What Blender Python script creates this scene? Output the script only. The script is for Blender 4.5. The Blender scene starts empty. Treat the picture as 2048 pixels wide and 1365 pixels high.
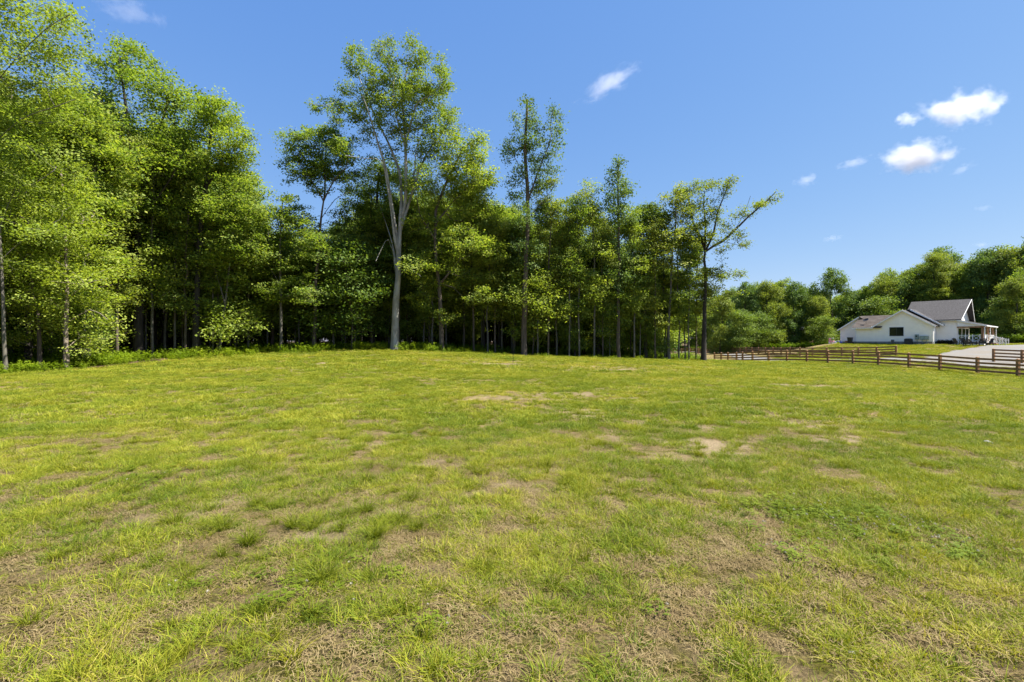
import bpy, math, random
import numpy as np
from mathutils import Vector
R = math.radians
SC = bpy.context.scene
COL = SC.collection
RNG = np.random.default_rng(7)

# ------------------------------------------------------------------ camera, sky, sun, exposure
F, CZ = 967.0, 1.65                      # focal length in photo pixels, eye height
cam = bpy.data.cameras.new("camera"); cam.lens = 17.0; cam.sensor_width = 36.0
cam.clip_start = 0.05; cam.clip_end = 9000
camo = bpy.data.objects.new("camera", cam); COL.objects.link(camo)
camo.location = (0, 0, CZ); camo.rotation_euler = (R(90), 0, 0)
SC.camera = camo
SUN_AZ, SUN_EL = 99.0, 58.0
W = bpy.data.worlds.new("World"); SC.world = W; W.use_nodes = True
nt = W.node_tree; nt.nodes.clear()
sky = nt.nodes.new("ShaderNodeTexSky"); sky.sky_type = 'NISHITA'; sky.sun_disc = False
sky.sun_elevation = R(SUN_EL); sky.sun_rotation = R(SUN_AZ)
sky.altitude = 0; sky.air_density = 0.95; sky.dust_density = 0.25; sky.ozone_density = 4.0
bg = nt.nodes.new("ShaderNodeBackground"); bg.inputs[1].default_value = 0.075
wo = nt.nodes.new("ShaderNodeOutputWorld")
sepc = nt.nodes.new("ShaderNodeSeparateColor"); comc = nt.nodes.new("ShaderNodeCombineColor"); nt.links.new(sky.outputs[0], sepc.inputs[0])
for i_, (g_, m_) in enumerate(((.84, .099/.15), (.587, .152/.15), (.265, .336/.15))):   # a clearer, bluer air than the model's
    pw_ = nt.nodes.new("ShaderNodeMath"); pw_.operation = 'POWER'; pw_.inputs[1].default_value = g_; mu_ = nt.nodes.new("ShaderNodeMath"); mu_.operation = 'MULTIPLY'; mu_.inputs[1].default_value = m_
    nt.links.new(sepc.outputs[i_], pw_.inputs[0]); nt.links.new(pw_.outputs[0], mu_.inputs[0]); nt.links.new(mu_.outputs[0], comc.inputs[i_])
nt.links.new(comc.outputs[0], bg.inputs[0]); nt.links.new(bg.outputs[0], wo.inputs[0])
sl = bpy.data.lights.new("sun", 'SUN'); sl.energy = 4.2; sl.angle = R(0.5); sl.color = (1.0, 0.955, 0.88)
so = bpy.data.objects.new("sun", sl); COL.objects.link(so)
sd = Vector((math.sin(R(SUN_AZ))*math.cos(R(SUN_EL)), math.cos(R(SUN_AZ))*math.cos(R(SUN_EL)), math.sin(R(SUN_EL))))
so.rotation_euler = sd.to_track_quat('Z', 'Y').to_euler(); so.location = (60, 20, 80)
SC.view_settings.view_transform = 'Standard'; SC.view_settings.look = 'None'
SC.view_settings.exposure = 1.8; SC.view_settings.gamma = 1.0
cy = SC.cycles
cy.max_bounces = 10; cy.diffuse_bounces = 5; cy.glossy_bounces = 2; cy.transmission_bounces = 5
cy.transparent_max_bounces = 8; cy.volume_bounces = 6; cy.use_denoising = True; cy.sample_clamp_indirect = 2.0; cy.caustics_reflective = False; cy.caustics_refractive = False

# ------------------------------------------------------------------ small helpers
def wx(px, Y): return (px - 1024.0) / F * Y
def wz(py, Y): return CZ - (py - 683.0) * Y / F

def tag(o, label=None, cat=None, group=None, kind=None):
    if label: o['label'] = label
    if cat: o['category'] = cat
    if group: o['group'] = group
    if kind: o['kind'] = kind
    return o

def mk_mesh(name, verts, faces=None, tri=None, quads=None, smooth=False):
    """verts (n,3) array; quads (m,4) array and/or tri (k,3) array, or faces as lists"""
    me = bpy.data.meshes.new(name)
    if faces is not None:
        me.from_pydata([tuple(v) for v in verts], [], faces)
    else:
        v = np.asarray(verts, np.float32)
        loops = []; starts = []; n = 0
        for arr, k in ((quads, 4), (tri, 3)):
            if arr is not None and len(arr):
                a = np.asarray(arr, np.int32); loops.append(a.ravel())
                starts.append(n + np.arange(len(a), dtype=np.int32) * k); n += a.size
        lo = np.concatenate(loops); st = np.concatenate(starts)
        me.vertices.add(len(v)); me.vertices.foreach_set("co", v.ravel())
        me.loops.add(len(lo)); me.loops.foreach_set("vertex_index", lo)
        me.polygons.add(len(st)); me.polygons.foreach_set("loop_start", st)
        me.update(calc_edges=True)
    if smooth:
        me.polygons.foreach_set("use_smooth", np.ones(len(me.polygons), bool))
    me.update()
    return me

def link(name, data, parent=None, mat=None, loc=None):
    o = bpy.data.objects.new(name, data); COL.objects.link(o)
    if parent is not None: o.parent = parent
    if mat is not None: data.materials.append(mat)
    if loc is not None: o.location = loc
    return o

class MB:
    """collects boxes / prisms / tubes into one mesh"""
    def __init__(s): s.v = []; s.f = []
    def add(s, vs, fs):
        n = len(s.v); s.v += [tuple(p) for p in vs]; s.f += [[i + n for i in f] for f in fs]; return s
    def box(s, x0, x1, y0, y1, z0, z1):
        return s.add([(x, y, z) for z in (z0, z1) for y in (y0, y1) for x in (x0, x1)],
                     [[0, 2, 3, 1], [4, 5, 7, 6], [0, 1, 5, 4], [2, 6, 7, 3], [0, 4, 6, 2], [1, 3, 7, 5]])
    def prism(s, poly, off):
        """poly: list of 3D points (planar), off: extrusion vector"""
        n = len(poly); off = Vector(off)
        vs = [Vector(p) for p in poly] + [Vector(p) + off for p in poly]
        fs = [list(range(n))[::-1], list(range(n, 2*n))] + [[i, (i+1) % n, (i+1) % n + n, i + n] for i in range(n)]
        return s.add(vs, fs)
    def bar(s, a, b, w, h=None):
        """square bar between two points"""
        a = Vector(a); b = Vector(b); d = (b-a).normalized(); h = h or w
        up = Vector((0, 0, 1)) if abs(d.z) < 0.9 else Vector((0, 1, 0))
        r = d.cross(up).normalized()*w/2; q = r.cross(d).normalized()*h/2
        vs = [a-r-q, a+r-q, a+r+q, a-r+q, b-r-q, b+r-q, b+r+q, b-r+q]
        return s.add(vs, [[0, 3, 2, 1], [4, 5, 6, 7], [0, 1, 5, 4], [1, 2, 6, 5], [2, 3, 7, 6], [3, 0, 4, 7]])
    def tube(s, pts, rads, n=8):
        pts = [Vector(p) for p in pts]; rings = []
        for i, p in enumerate(pts):
            d = (pts[min(i+1, len(pts)-1)] - pts[max(i-1, 0)]).normalized()
            up = Vector((1, 0, 0)) if abs(d.x) < 0.9 else Vector((0, 1, 0))
            a = d.cross(up).normalized(); b = d.cross(a)
            r = rads[i] if hasattr(rads, '__len__') else rads
            rings.append([p + (a*math.cos(2*math.pi*k/n) + b*math.sin(2*math.pi*k/n))*r for k in range(n)])
        vs = [q for r in rings for q in r]
        fs = [[i*n+k, i*n+(k+1) % n, (i+1)*n+(k+1) % n, (i+1)*n+k] for i in range(len(pts)-1) for k in range(n)]
        fs += [list(range(n))[::-1], [(len(pts)-1)*n+k for k in range(n)]]
        return s.add(vs, fs)
    def build(s, name, mat, parent=None, smooth=False, loc=None):
        me = mk_mesh(name, s.v, faces=s.f, smooth=smooth)
        return link(name, me, parent, mat, loc)

def empty(name, loc=(0, 0, 0), rz=0.0):
    o = bpy.data.objects.new(name, None); COL.objects.link(o)
    o.empty_display_size = 0.3; o.location = loc; o.rotation_euler = (0, 0, rz); return o

def copy_tree(o, parent=None):
    c = o.copy(); COL.objects.link(c)
    if parent is not None: c.parent = parent
    for ch in o.children: copy_tree(ch, c)
    return c

# ------------------------------------------------------------------ noise
def _h(ix, iy, s):
    n = (ix.astype(np.int64)*374761393 + iy.astype(np.int64)*668265263 + s*1442695041) & 0xffffffff
    n = ((n ^ (n >> 13))*1274126177) & 0xffffffff
    return ((n ^ (n >> 16)) & 0xffffff)/float(0xffffff)
def vnoise(x, y, s=0):
    x = np.asarray(x, float); y = np.asarray(y, float)
    ix = np.floor(x); iy = np.floor(y); fx = x-ix; fy = y-iy
    fx = fx*fx*(3-2*fx); fy = fy*fy*(3-2*fy)
    a = _h(ix, iy, s); b = _h(ix+1, iy, s); c = _h(ix, iy+1, s); d = _h(ix+1, iy+1, s)
    return (a*(1-fx)+b*fx)*(1-fy) + (c*(1-fx)+d*fx)*fy
def fbm(x, y, s=0, o=4):
    t = 0; a = 1; w = 0
    for i in range(o):
        t = t + a*vnoise(x*2**i + 17.3*i, y*2**i - 9.1*i, s+i); w += a; a *= 0.5
    return t/w
def sstep(a, b, x):
    t = np.clip((x-a)/(b-a), 0, 1); return t*t*(3-2*t)

# ------------------------------------------------------------------ house frame (needed by the terrain)
TH = R(51); U = (math.cos(TH), -math.sin(TH)); BK = (math.sin(TH), math.cos(TH))
HP = (wx(1711, 74.0), 74.0); HZ = 1.15
def hw(t, b): return (HP[0] + t*U[0] + b*BK[0], HP[1] + t*U[1] + b*BK[1])

# ------------------------------------------------------------------ terrain
NEAR_POSTS = [(1429, 725, 67), (1442, 725, 65), (1456, 725, 63.4), (1473, 725, 61.6), (1485, 725, 59.8), (1505, 724.7, 57.5), (1537, 724.3, 55),
              (1574, 724.3, 52.6), (1614, 725.2, 50.5), (1656, 726.5, 48.5), (1706, 729, 46.6), (1757, 731.5, 44.5), (1818, 736, 42),
              (1880, 741, 39.4), (1955, 749, 36.6), (2036, 755, 33.8), (2135, 762, 31), (2255, 771, 28.4), (2400, 782, 26)]
FAR_POSTS = [(1792, 714.5, 58), (1753, 714.5, 59.5), (1717, 714.5, 61.3), (1684, 714.3, 63.5), (1653, 714, 66), (1625, 713.5, 69), (1600, 713, 72),
             (1580, 712.3, 75), (1562, 711.8, 78), (1546, 711, 81), (1531, 710.4, 84), (1517, 709.8, 87), (1504, 709.2, 90), (1492, 708.8, 93),
             (1480, 708.4, 96), (1466, 708, 99), (1447, 708, 103), (1429, 708, 106), (1413, 708, 108), (1397, 708, 109.5), (1380, 708, 110.5),
             (1363, 708.3, 111.5), (1347, 708.6, 112.5), (1330, 709, 113.5), (1313, 709, 114.5)]
SIDE_POSTS = [(1987, 726, 46), (2044, 728, 44), (2108, 731, 42), (2180, 734, 40)]
cp = []
for x in (-30, -15, 0, 15, 30):
    for y in (-12, 0, 7): cp.append((x, y, 0.0))
cp += [(-14, 14, 0), (0, 14, .03), (14, 14, -.1), (0, 24, .12), (-10, 24, .2), (12, 24, -.12), (24, 22, -.42)]
for px, py, Y in ([(-300, 770, 17), (0, 745, 25), (130, 740, 27), (270, 722, 34), (400, 713, 38), (560, 705, 41), (790, 700.5, 42), (900, 704, 42.5), (1045, 712, 43), (1235, 717.5, 44), (1410, 723.5, 45),
                  (1870, 709, 54), (1900, 703, 58), (1935, 698, 61.5), (1990, 693, 63), (1792, 718.5, 50), (1880, 722, 46), (1950, 725, 43.5), (2100, 690, 64), (1395, 722, 60), (1395, 712, 90),
                  (1600, 697, 108), (1480, 697, 118), (1400, 704, 124), (1300, 704, 128)] + NEAR_POSTS + FAR_POSTS[::2] + SIDE_POSTS):
    cp.append((wx(px, Y), Y, wz(py, Y)))
for t in (-4, 4, 11, 15):
    for b in (-1.5, 6, 13): cp.append((*hw(t, b), 1.13))
cp += [(-45, 50, .4), (-22, 60, .8), (0, 65, .4), (18, 66, -.5), (-60, 85, .4), (0, 100, 0), (-90, 60, .3), (90, 110, 2.2), (60, 115, 1.6), (120, 90, 2.5),
       (100, 40, .8), (60, 20, -.5), (-150, 150, 0), (0, 200, 0), (150, 200, 2.5), (200, 60, 1), (-150, 0, 0), (150, -60, 0), (0, -100, 0), (-120, -80, 0)]
cp = np.array(cp)
def _tps(r2): return np.where(r2 > 1e-9, r2*np.log(r2 + 1e-12)*0.5, 0)
_n = len(cp); _K = _tps(((cp[:, None, :2]-cp[None, :, :2])**2).sum(-1)/1e4) + np.eye(_n)*0.0006
_P = np.c_[np.ones(_n), cp[:, :2]/100]
_A = np.block([[_K, _P], [_P.T, np.zeros((3, 3))]])
_w = np.linalg.solve(_A, np.r_[cp[:, 2], 0, 0, 0])
def H(x, y):
    x = np.atleast_1d(np.asarray(x, float)); y = np.atleast_1d(np.asarray(y, float)); out = np.empty(x.shape)
    xf, yf, of = x.ravel(), y.ravel(), out.ravel()
    for i in range(0, len(xf), 20000):
        a, b = xf[i:i+20000], yf[i:i+20000]
        r2 = ((a[:, None]-cp[None, :, 0])**2 + (b[:, None]-cp[None, :, 1])**2)/1e4
        z = _tps(r2)@_w[:_n] + _w[_n] + a/100*_w[_n+1] + b/100*_w[_n+2]
        near = np.clip(1 - (np.hypot(a, b)-60)/30, 0, 1)
        z = z + near*(fbm(a/1.7, b/1.7, 3, 3)-.5)*.07
        far = np.clip((np.hypot(a, b-60)-150)/100, 0, 1)
        of[i:i+20000] = z*(1-far)
    return out
def h1(x, y): return float(H(x, y)[0])
def hit(px, py):
    """point of the ground under a ray of the photo"""
    Y = np.arange(1.5, 150, .05); z = H(wx(px, Y), Y); zr = wz(py, Y)
    i = int(np.argmax(zr <= z)); return (float(wx(px, Y[i])), float(Y[i]), float(z[i]))

# ------------------------------------------------------------------ materials
def newmat(name):
    m = bpy.data.materials.new(name); m.use_nodes = True; t = m.node_tree; t.nodes.clear()
    return m, t, t.nodes.new, lambda a, b: t.links.new(a, b)
def ramp(N, stops):
    r = N("ShaderNodeValToRGB"); cr = r.color_ramp
    while len(cr.elements) < len(stops): cr.elements.new(0.5)
    for e, (p, c) in zip(cr.elements, stops): e.position = p; e.color = (*c, 1)
    return r
def noise(N, L, scale, detail=5, vec=None, rough=.55, stretch=None):
    n = N("ShaderNodeTexNoise"); n.inputs['Scale'].default_value = scale; n.inputs['Detail'].default_value = detail; n.inputs['Roughness'].default_value = rough
    if vec is None:
        tc = N("ShaderNodeTexCoord"); vec = tc.outputs['Object']
    if stretch:
        mp = N("ShaderNodeMapping"); mp.inputs['Scale'].default_value = stretch; L(vec, mp.inputs['Vector']); vec = mp.outputs[0]
    L(vec, n.inputs['Vector']); return n

def simple(name, stops, scale=4, rough=.7, bump=.2, stretch=None, spec=.3, metal=0, detail=6):
    m, t, N, L = newmat(name)
    b = N("ShaderNodeBsdfPrincipled"); o = N("ShaderNodeOutputMaterial"); L(b.outputs[0], o.inputs[0])
    n = noise(N, L, scale, detail, stretch=stretch); r = ramp(N, stops); L(n.outputs[0], r.inputs[0]); L(r.outputs[0], b.inputs['Base Color'])
    b.inputs['Roughness'].default_value = rough; b.inputs['Specular IOR Level'].default_value = spec; b.inputs['Metallic'].default_value = metal
    if bump:
        bp = N("ShaderNodeBump"); bp.inputs['Strength'].default_value = bump; bp.inputs['Distance'].default_value = .02
        L(n.outputs[0], bp.inputs['Height']); L(bp.outputs[0], b.inputs['Normal'])
    return m

def leafmat(name, stops, trans=.38, tcol=(1.25, 1.3, .5), objvar=.25, rough=.45, attr=None):
    """per-leaf colour from island random, per-plant from object random"""
    m, t, N, L = newmat(name)
    g = N("ShaderNodeNewGeometry"); oi = N("ShaderNodeObjectInfo")
    ma = N("ShaderNodeMath"); ma.operation = 'MULTIPLY'; ma.inputs[1].default_value = 1-objvar; L(g.outputs['Random Per Island'], ma.inputs[0])
    mb = N("ShaderNodeMath"); mb.operation = 'MULTIPLY_ADD'; mb.inputs[1].default_value = objvar; L(oi.outputs['Random'], mb.inputs[0]); L(ma.outputs[0], mb.inputs[2])
    v = mb.outputs[0]
    if attr:
        at = N("ShaderNodeAttribute"); at.attribute_type = 'INSTANCER'; at.attribute_name = attr
        mc = N("ShaderNodeMath"); mc.operation = 'MULTIPLY'; mc.inputs[1].default_value = .42; L(g.outputs['Random Per Island'], mc.inputs[0])
        md = N("ShaderNodeMath"); md.operation = 'MULTIPLY_ADD'; md.inputs[1].default_value = .62; L(at.outputs['Fac'], md.inputs[0]); L(mc.outputs[0], md.inputs[2]); v = md.outputs[0]
    r = ramp(N, stops); L(v, r.inputs[0])
    b = N("ShaderNodeBsdfPrincipled"); b.inputs['Roughness'].default_value = rough+.12; b.inputs['Specular IOR Level'].default_value = .14
    L(r.outputs[0], b.inputs['Base Color'])
    tr = N("ShaderNodeBsdfTranslucent"); mu = N("ShaderNodeMix"); mu.data_type = 'RGBA'; mu.blend_type = 'MULTIPLY'; mu.inputs[0].default_value = 1
    L(r.outputs[0], mu.inputs[6]); mu.inputs[7].default_value = (*tcol, 1); L(mu.outputs[2], tr.inputs[0])
    mx = N("ShaderNodeMixShader"); mx.inputs[0].default_value = trans; L(b.outputs[0], mx.inputs[1]); L(tr.outputs[0], mx.inputs[2])
    o = N("ShaderNodeOutputMaterial"); L(mx.outputs[0], o.inputs[0]); return m

M = {}
M['leaf_mid'] = leafmat('leaf_mid', [(0, (0.0842, 0.1456, 0.027)), (0.5, (0.1837, 0.2532, 0.0432)), (1, (0.3523, 0.3796, 0.0756))], trans=.5)
M['leaf_dark'] = leafmat('leaf_dark', [(0, (0.0571, 0.107, 0.0218)), (0.5, (0.1223, 0.1822, 0.0291)), (1, (0.2285, 0.2768, 0.0437))], trans=.36)
M['leaf_bright'] = leafmat('leaf_bright', [(0, (0.1417, 0.2016, 0.0318)), (0.5, (0.2507, 0.3169, 0.0499)), (1, (0.3923, 0.4225, 0.0796))], trans=.45)
M['leaf_beech'] = leafmat('leaf_beech', [(0, (0.0843, 0.1467, 0.0336)), (0.55, (0.1686, 0.2384, 0.0432)), (1, (0.3372, 0.3789, 0.0624))], trans=.36)
M['leaf_blue'] = leafmat('leaf_blue', [(0, (0.0632, 0.1199, 0.0348)), (0.5, (0.1263, 0.1907, 0.0505)), (1, (0.2272, 0.2942, 0.071))], trans=.36)
M['leaf_olive'] = leafmat('leaf_olive', [(0, (0.1041, 0.1479, 0.0336)), (0.5, (0.1968, 0.2448, 0.0432)), (1, (0.3473, 0.3528, 0.0624))], trans=.4)
M['weed'] = leafmat('weed', [(0, (0.0835, 0.1427, 0.0079)), (0.5, (0.167, 0.2358, 0.0127)), (1, (0.3061, 0.3511, 0.0238))], attr='tint')
GS = [(0, (0.0635, 0.1157, 0.0116)), (0.28, (0.1362, 0.1868, 0.0144)), (0.5, (0.2269, 0.258, 0.0192)), (0.72, (0.3449, 0.3294, 0.0336)), (1, (0.49, 0.4094, 0.1153))]
M['grass'] = leafmat('grass', GS, trans=.30, tcol=(1.2, 1.2, .4), attr='tint', rough=.5)
M['tuft'] = leafmat('tuft', [(0, (0.0855, 0.1231, 0.0092)), (0.5, (0.1854, 0.1988, 0.0119)), (1, (0.3563, 0.2936, 0.0185))], trans=.3, attr='tint', rough=.42)
M['straw'] = leafmat('straw', [(0, (0.1091, 0.072, 0.0291)), (0.5, (0.2083, 0.1536, 0.0666)), (1, (0.3075, 0.24, 0.1206))], trans=.15, tcol=(1, .95, .7), attr='tint', rough=.6)
M['clover_leaf'] = leafmat('clover_leaf', [(0, (0.0702, 0.1176, 0.0088)), (1, (0.1638, 0.2016, 0.0139))], trans=.25, attr='tint')
M['clover_flower'] = simple('clover_flower', [(0.3, (0.32, 0.288, 0.216)), (0.7, (0.44, 0.408, 0.336))], scale=200, bump=0)
M['bark_grey'] = simple('bark_grey', [(0.3, (0.1508, 0.1392, 0.116)), (0.5, (0.2668, 0.2494, 0.2146)), (0.7, (0.3944, 0.377, 0.3364))], scale=3.5, bump=.3, stretch=(1, 1, .3), rough=.85)
M['bark_pole'] = simple('bark_pole', [(0.3, (0.064, 0.056, 0.044)), (0.5, (0.112, 0.1, 0.08)), (0.75, (0.176, 0.16, 0.132))], scale=8, bump=.5, stretch=(1, 1, .25), rough=.9)
M['bark_brown'] = simple('bark_brown', [(0.3, (0.044, 0.0336, 0.024)), (0.55, (0.104, 0.08, 0.06)), (0.75, (0.176, 0.144, 0.112))], scale=9, bump=.7, stretch=(1, 1, .18), rough=.9)
M['bark_dark'] = simple('bark_dark', [(0.3, (0.02, 0.0168, 0.0136)), (0.6, (0.048, 0.04, 0.032)), (0.8, (0.088, 0.076, 0.06))], scale=9, bump=.7, stretch=(1, 1, .18), rough=.9)
M['bark_light'] = simple('bark_light', [(0.3, (0.1152, 0.0864, 0.0648)), (0.5, (0.216, 0.1728, 0.1296)), (0.75, (0.3312, 0.2736, 0.216))], scale=7, bump=.5, stretch=(1, 1, .3), rough=.9)
M['wood_fence'] = simple('wood_fence', [(0.25, (0.155, 0.0813, 0.0353)), (0.5, (0.2634, 0.1469, 0.0693)), (0.8, (0.3873, 0.2311, 0.1136))], scale=2.2, bump=.3, stretch=(1, 1, 1), rough=.75, detail=10)
M['stone'] = simple('stone', [(0.3, (0.192, 0.1728, 0.144)), (0.7, (0.336, 0.3168, 0.288))], scale=20)

def groundmat():
    m, t, N, L = newmat('ground_soil')
    b = N("ShaderNodeBsdfPrincipled"); o = N("ShaderNodeOutputMaterial"); L(b.outputs[0], o.inputs[0])
    b.inputs['Roughness'].default_value = .95; b.inputs['Specular IOR Level'].default_value = .1
    n1 = noise(N, L, .5, 6); n2 = noise(N, L, 38, 10, rough=.8); n3 = noise(N, L, 6, 5)
    r1 = ramp(N, [(.35, (.165, .122, .064)), (.55, (.225, .168, .088)), (.70, (.30, .205, .105))]); L(n1.outputs[0], r1.inputs[0])
    r2 = ramp(N, [(.34, (.22, .20, .17)), (.5, (.85, .84, .82)), (.66, (1.5, 1.42, 1.3))]); L(n2.outputs[0], r2.inputs[0])
    r3 = ramp(N, [(.4, (1, 1, 1)), (.62, (.50, .62, .22))]); L(n3.outputs[0], r3.inputs[0])
    def mul(a, c):
        x = N("ShaderNodeMix"); x.data_type = 'RGBA'; x.blend_type = 'MULTIPLY'; x.inputs[0].default_value = 1; L(a, x.inputs[6]); L(c, x.inputs[7]); return x.outputs[2]
    c = mul(mul(r1.outputs[0], r2.outputs[0]), r3.outputs[0])
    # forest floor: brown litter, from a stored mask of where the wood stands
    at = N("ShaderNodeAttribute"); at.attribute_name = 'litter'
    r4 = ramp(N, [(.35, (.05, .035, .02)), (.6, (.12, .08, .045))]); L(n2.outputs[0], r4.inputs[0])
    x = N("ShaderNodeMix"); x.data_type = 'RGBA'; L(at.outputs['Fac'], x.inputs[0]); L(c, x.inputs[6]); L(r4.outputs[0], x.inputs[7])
    a2 = N("ShaderNodeAttribute"); a2.attribute_name = 'sand'
    r5 = ramp(N, [(.3, (.13, .10, .06)), (.5, (.27, .205, .125)), (.7, (.38, .30, .19))]); L(n2.outputs[0], r5.inputs[0])
    x2 = N("ShaderNodeMix"); x2.data_type = 'RGBA'; L(a2.outputs['Fac'], x2.inputs[0]); L(x.outputs[2], x2.inputs[6]); L(r5.outputs[0], x2.inputs[7]); x = x2
    L(x.outputs[2], b.inputs['Base Color'])
    bp = N("ShaderNodeBump"); bp.inputs['Strength'].default_value = 1; bp.inputs['Distance'].default_value = .04
    L(n2.outputs[0], bp.inputs['Height']); L(bp.outputs[0], b.inputs['Normal']); return m
M['ground'] = groundmat()

# ------------------------------------------------------------------ ground sheet
EDGE = np.array([(wx(p, Y), Y) for p, Y in [(-900, 12), (-300, 17.5), (0, 25.5), (130, 28), (270, 34.5), (400, 38.5), (560, 41.5), (790, 42.5), (1045, 44), (1235, 45), (1335, 45.5), (1335, 70), (1310, 110), (1310, 160)]])
def wooded(x, y):
    """>0 inside the wood: metres behind its front edge"""
    ye = np.interp(x, EDGE[:11, 0], EDGE[:11, 1])
    d = y - ye
    xr = np.interp(y, EDGE[10:, 1], EDGE[10:, 0])
    return np.where(y > EDGE[10, 1], np.minimum(d, (xr - x)), np.where(x > EDGE[10, 0], -5, d))
def axis(lo, hi, n, c, s):
    u = np.linspace(math.asinh((lo-c)/s), math.asinh((hi-c)/s), n); return c + s*np.sinh(u)
gx = axis(-2500, 2500, 760, 3, 12); gy = axis(-1500, 3000, 760, 8, 9)
X, Yg = np.meshgrid(gx, gy); Z = H(X, Yg)
ng = len(gx); idx = np.arange(ng*len(gy)).reshape(len(gy), ng)
q = np.stack([idx[:-1, :-1], idx[:-1, 1:], idx[1:, 1:], idx[1:, :-1]], -1).reshape(-1, 4)
me = mk_mesh('ground', np.stack([X, Yg, Z], -1).reshape(-1, 3), quads=q, smooth=True)
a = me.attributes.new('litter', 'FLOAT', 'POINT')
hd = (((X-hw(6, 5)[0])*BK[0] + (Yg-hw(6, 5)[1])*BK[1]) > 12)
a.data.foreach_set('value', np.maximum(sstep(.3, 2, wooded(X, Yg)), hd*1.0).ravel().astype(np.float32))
link('ground', me, mat=M['ground'])['kind'] = 'structure'

SOIL_AT = (me, X, Yg)
# ------------------------------------------------------------------ gravel drive
def gravelmat():
    m, t, N, L = newmat('gravel')
    b = N("ShaderNodeBsdfPrincipled"); o = N("ShaderNodeOutputMaterial"); L(b.outputs[0], o.inputs[0]); b.inputs['Roughness'].default_value = .9
    n1 = noise(N, L, 14, 8, rough=.8); n2 = noise(N, L, .25, 4)
    r1 = ramp(N, [(.3, (.08, .075, .068)), (.5, (.138, .132, .123)), (.72, (.19, .184, .176))]); L(n1.outputs[0], r1.inputs[0])
    r2 = ramp(N, [(.38, (1.0, .9, .74)), (.6, (1, 1, 1))]); L(n2.outputs[0], r2.inputs[0])
    x = N("ShaderNodeMix"); x.data_type = 'RGBA'; x.blend_type = 'MULTIPLY'; x.inputs[0].default_value = 1; L(r1.outputs[0], x.inputs[6]); L(r2.outputs[0], x.inputs[7]); L(x.outputs[2], b.inputs['Base Color'])
    bp = N("ShaderNodeBump"); bp.inputs['Strength'].default_value = .5; bp.inputs['Distance'].default_value = .03; L(n1.outputs[0], bp.inputs['Height']); L(bp.outputs[0], b.inputs['Normal']); return m
M['gravel'] = gravelmat()
LANE = np.array([(wx(p, Y), Y) for p, Y in [(2500, 30), (2200, 36), (1987, 41.5), (1880, 45.8), (1792, 50), (1700, 54.5), (1614, 60), (1545, 70), (1500, 80), (1470, 92), (1440, 108), (1400, 121), (1340, 128), (1240, 132)]])
LOT = [(wx(p, Y), Y) for p, Y in [(1825, 49.5), (1868, 54), (1900, 58), (1935, 61.2), (1985, 63.2), (2100, 66), (2400, 62), (2300, 36), (2000, 42)]]
def road_d(x, y):
    """signed distance: positive inside the gravel"""
    best = np.full(x.shape, 1e9)
    for (x0, y0), (x1, y1) in zip(LANE[:-1], LANE[1:]):
        dx, dy = x1-x0, y1-y0; tt = np.clip(((x-x0)*dx+(y-y0)*dy)/(dx*dx+dy*dy), 0, 1)
        best = np.minimum(best, np.hypot(x-x0-tt*dx, y-y0-tt*dy))
    d = 2.1 - best
    inside = np.zeros(x.shape, bool); md = np.full(x.shape, 1e9); n = len(LOT)
    for i in range(n):
        (x0, y0), (x1, y1) = LOT[i], LOT[(i+1) % n]
        c = ((y0 > y) != (y1 > y)) & (x < (x1-x0)*(y-y0)/(y1-y0+1e-12)+x0); inside ^= c
        dx, dy = x1-x0, y1-y0; tt = np.clip(((x-x0)*dx+(y-y0)*dy)/(dx*dx+dy*dy), 0, 1)
        md = np.minimum(md, np.hypot(x-x0-tt*dx, y-y0-tt*dy))
    return np.maximum(d, np.where(inside, md, -md)) + (fbm(x/1.3, y/1.3, 31, 3)-.5)*1.1
rx = np.arange(18, 100, .45); ry = np.arange(28, 135, .45); RX, RY = np.meshgrid(rx, ry); RD = road_d(RX, RY); RZ = H(RX, RY)+.035
ridx = np.arange(RX.size).reshape(RX.shape)
keep = (RD[:-1, :-1] > 0) & (RD[1:, :-1] > 0) & (RD[:-1, 1:] > 0) & (RD[1:, 1:] > 0)
q = np.stack([ridx[:-1, :-1], ridx[:-1, 1:], ridx[1:, 1:], ridx[1:, :-1]], -1)[keep]
used = np.unique(q); remap = -np.ones(RX.size, int); remap[used] = np.arange(len(used))
me = mk_mesh('gravel_drive', np.stack([RX, RY, RZ], -1).reshape(-1, 3)[used], quads=remap[q], smooth=True)
link('gravel_drive', me, mat=M['gravel'])['kind'] = 'structure'

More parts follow.
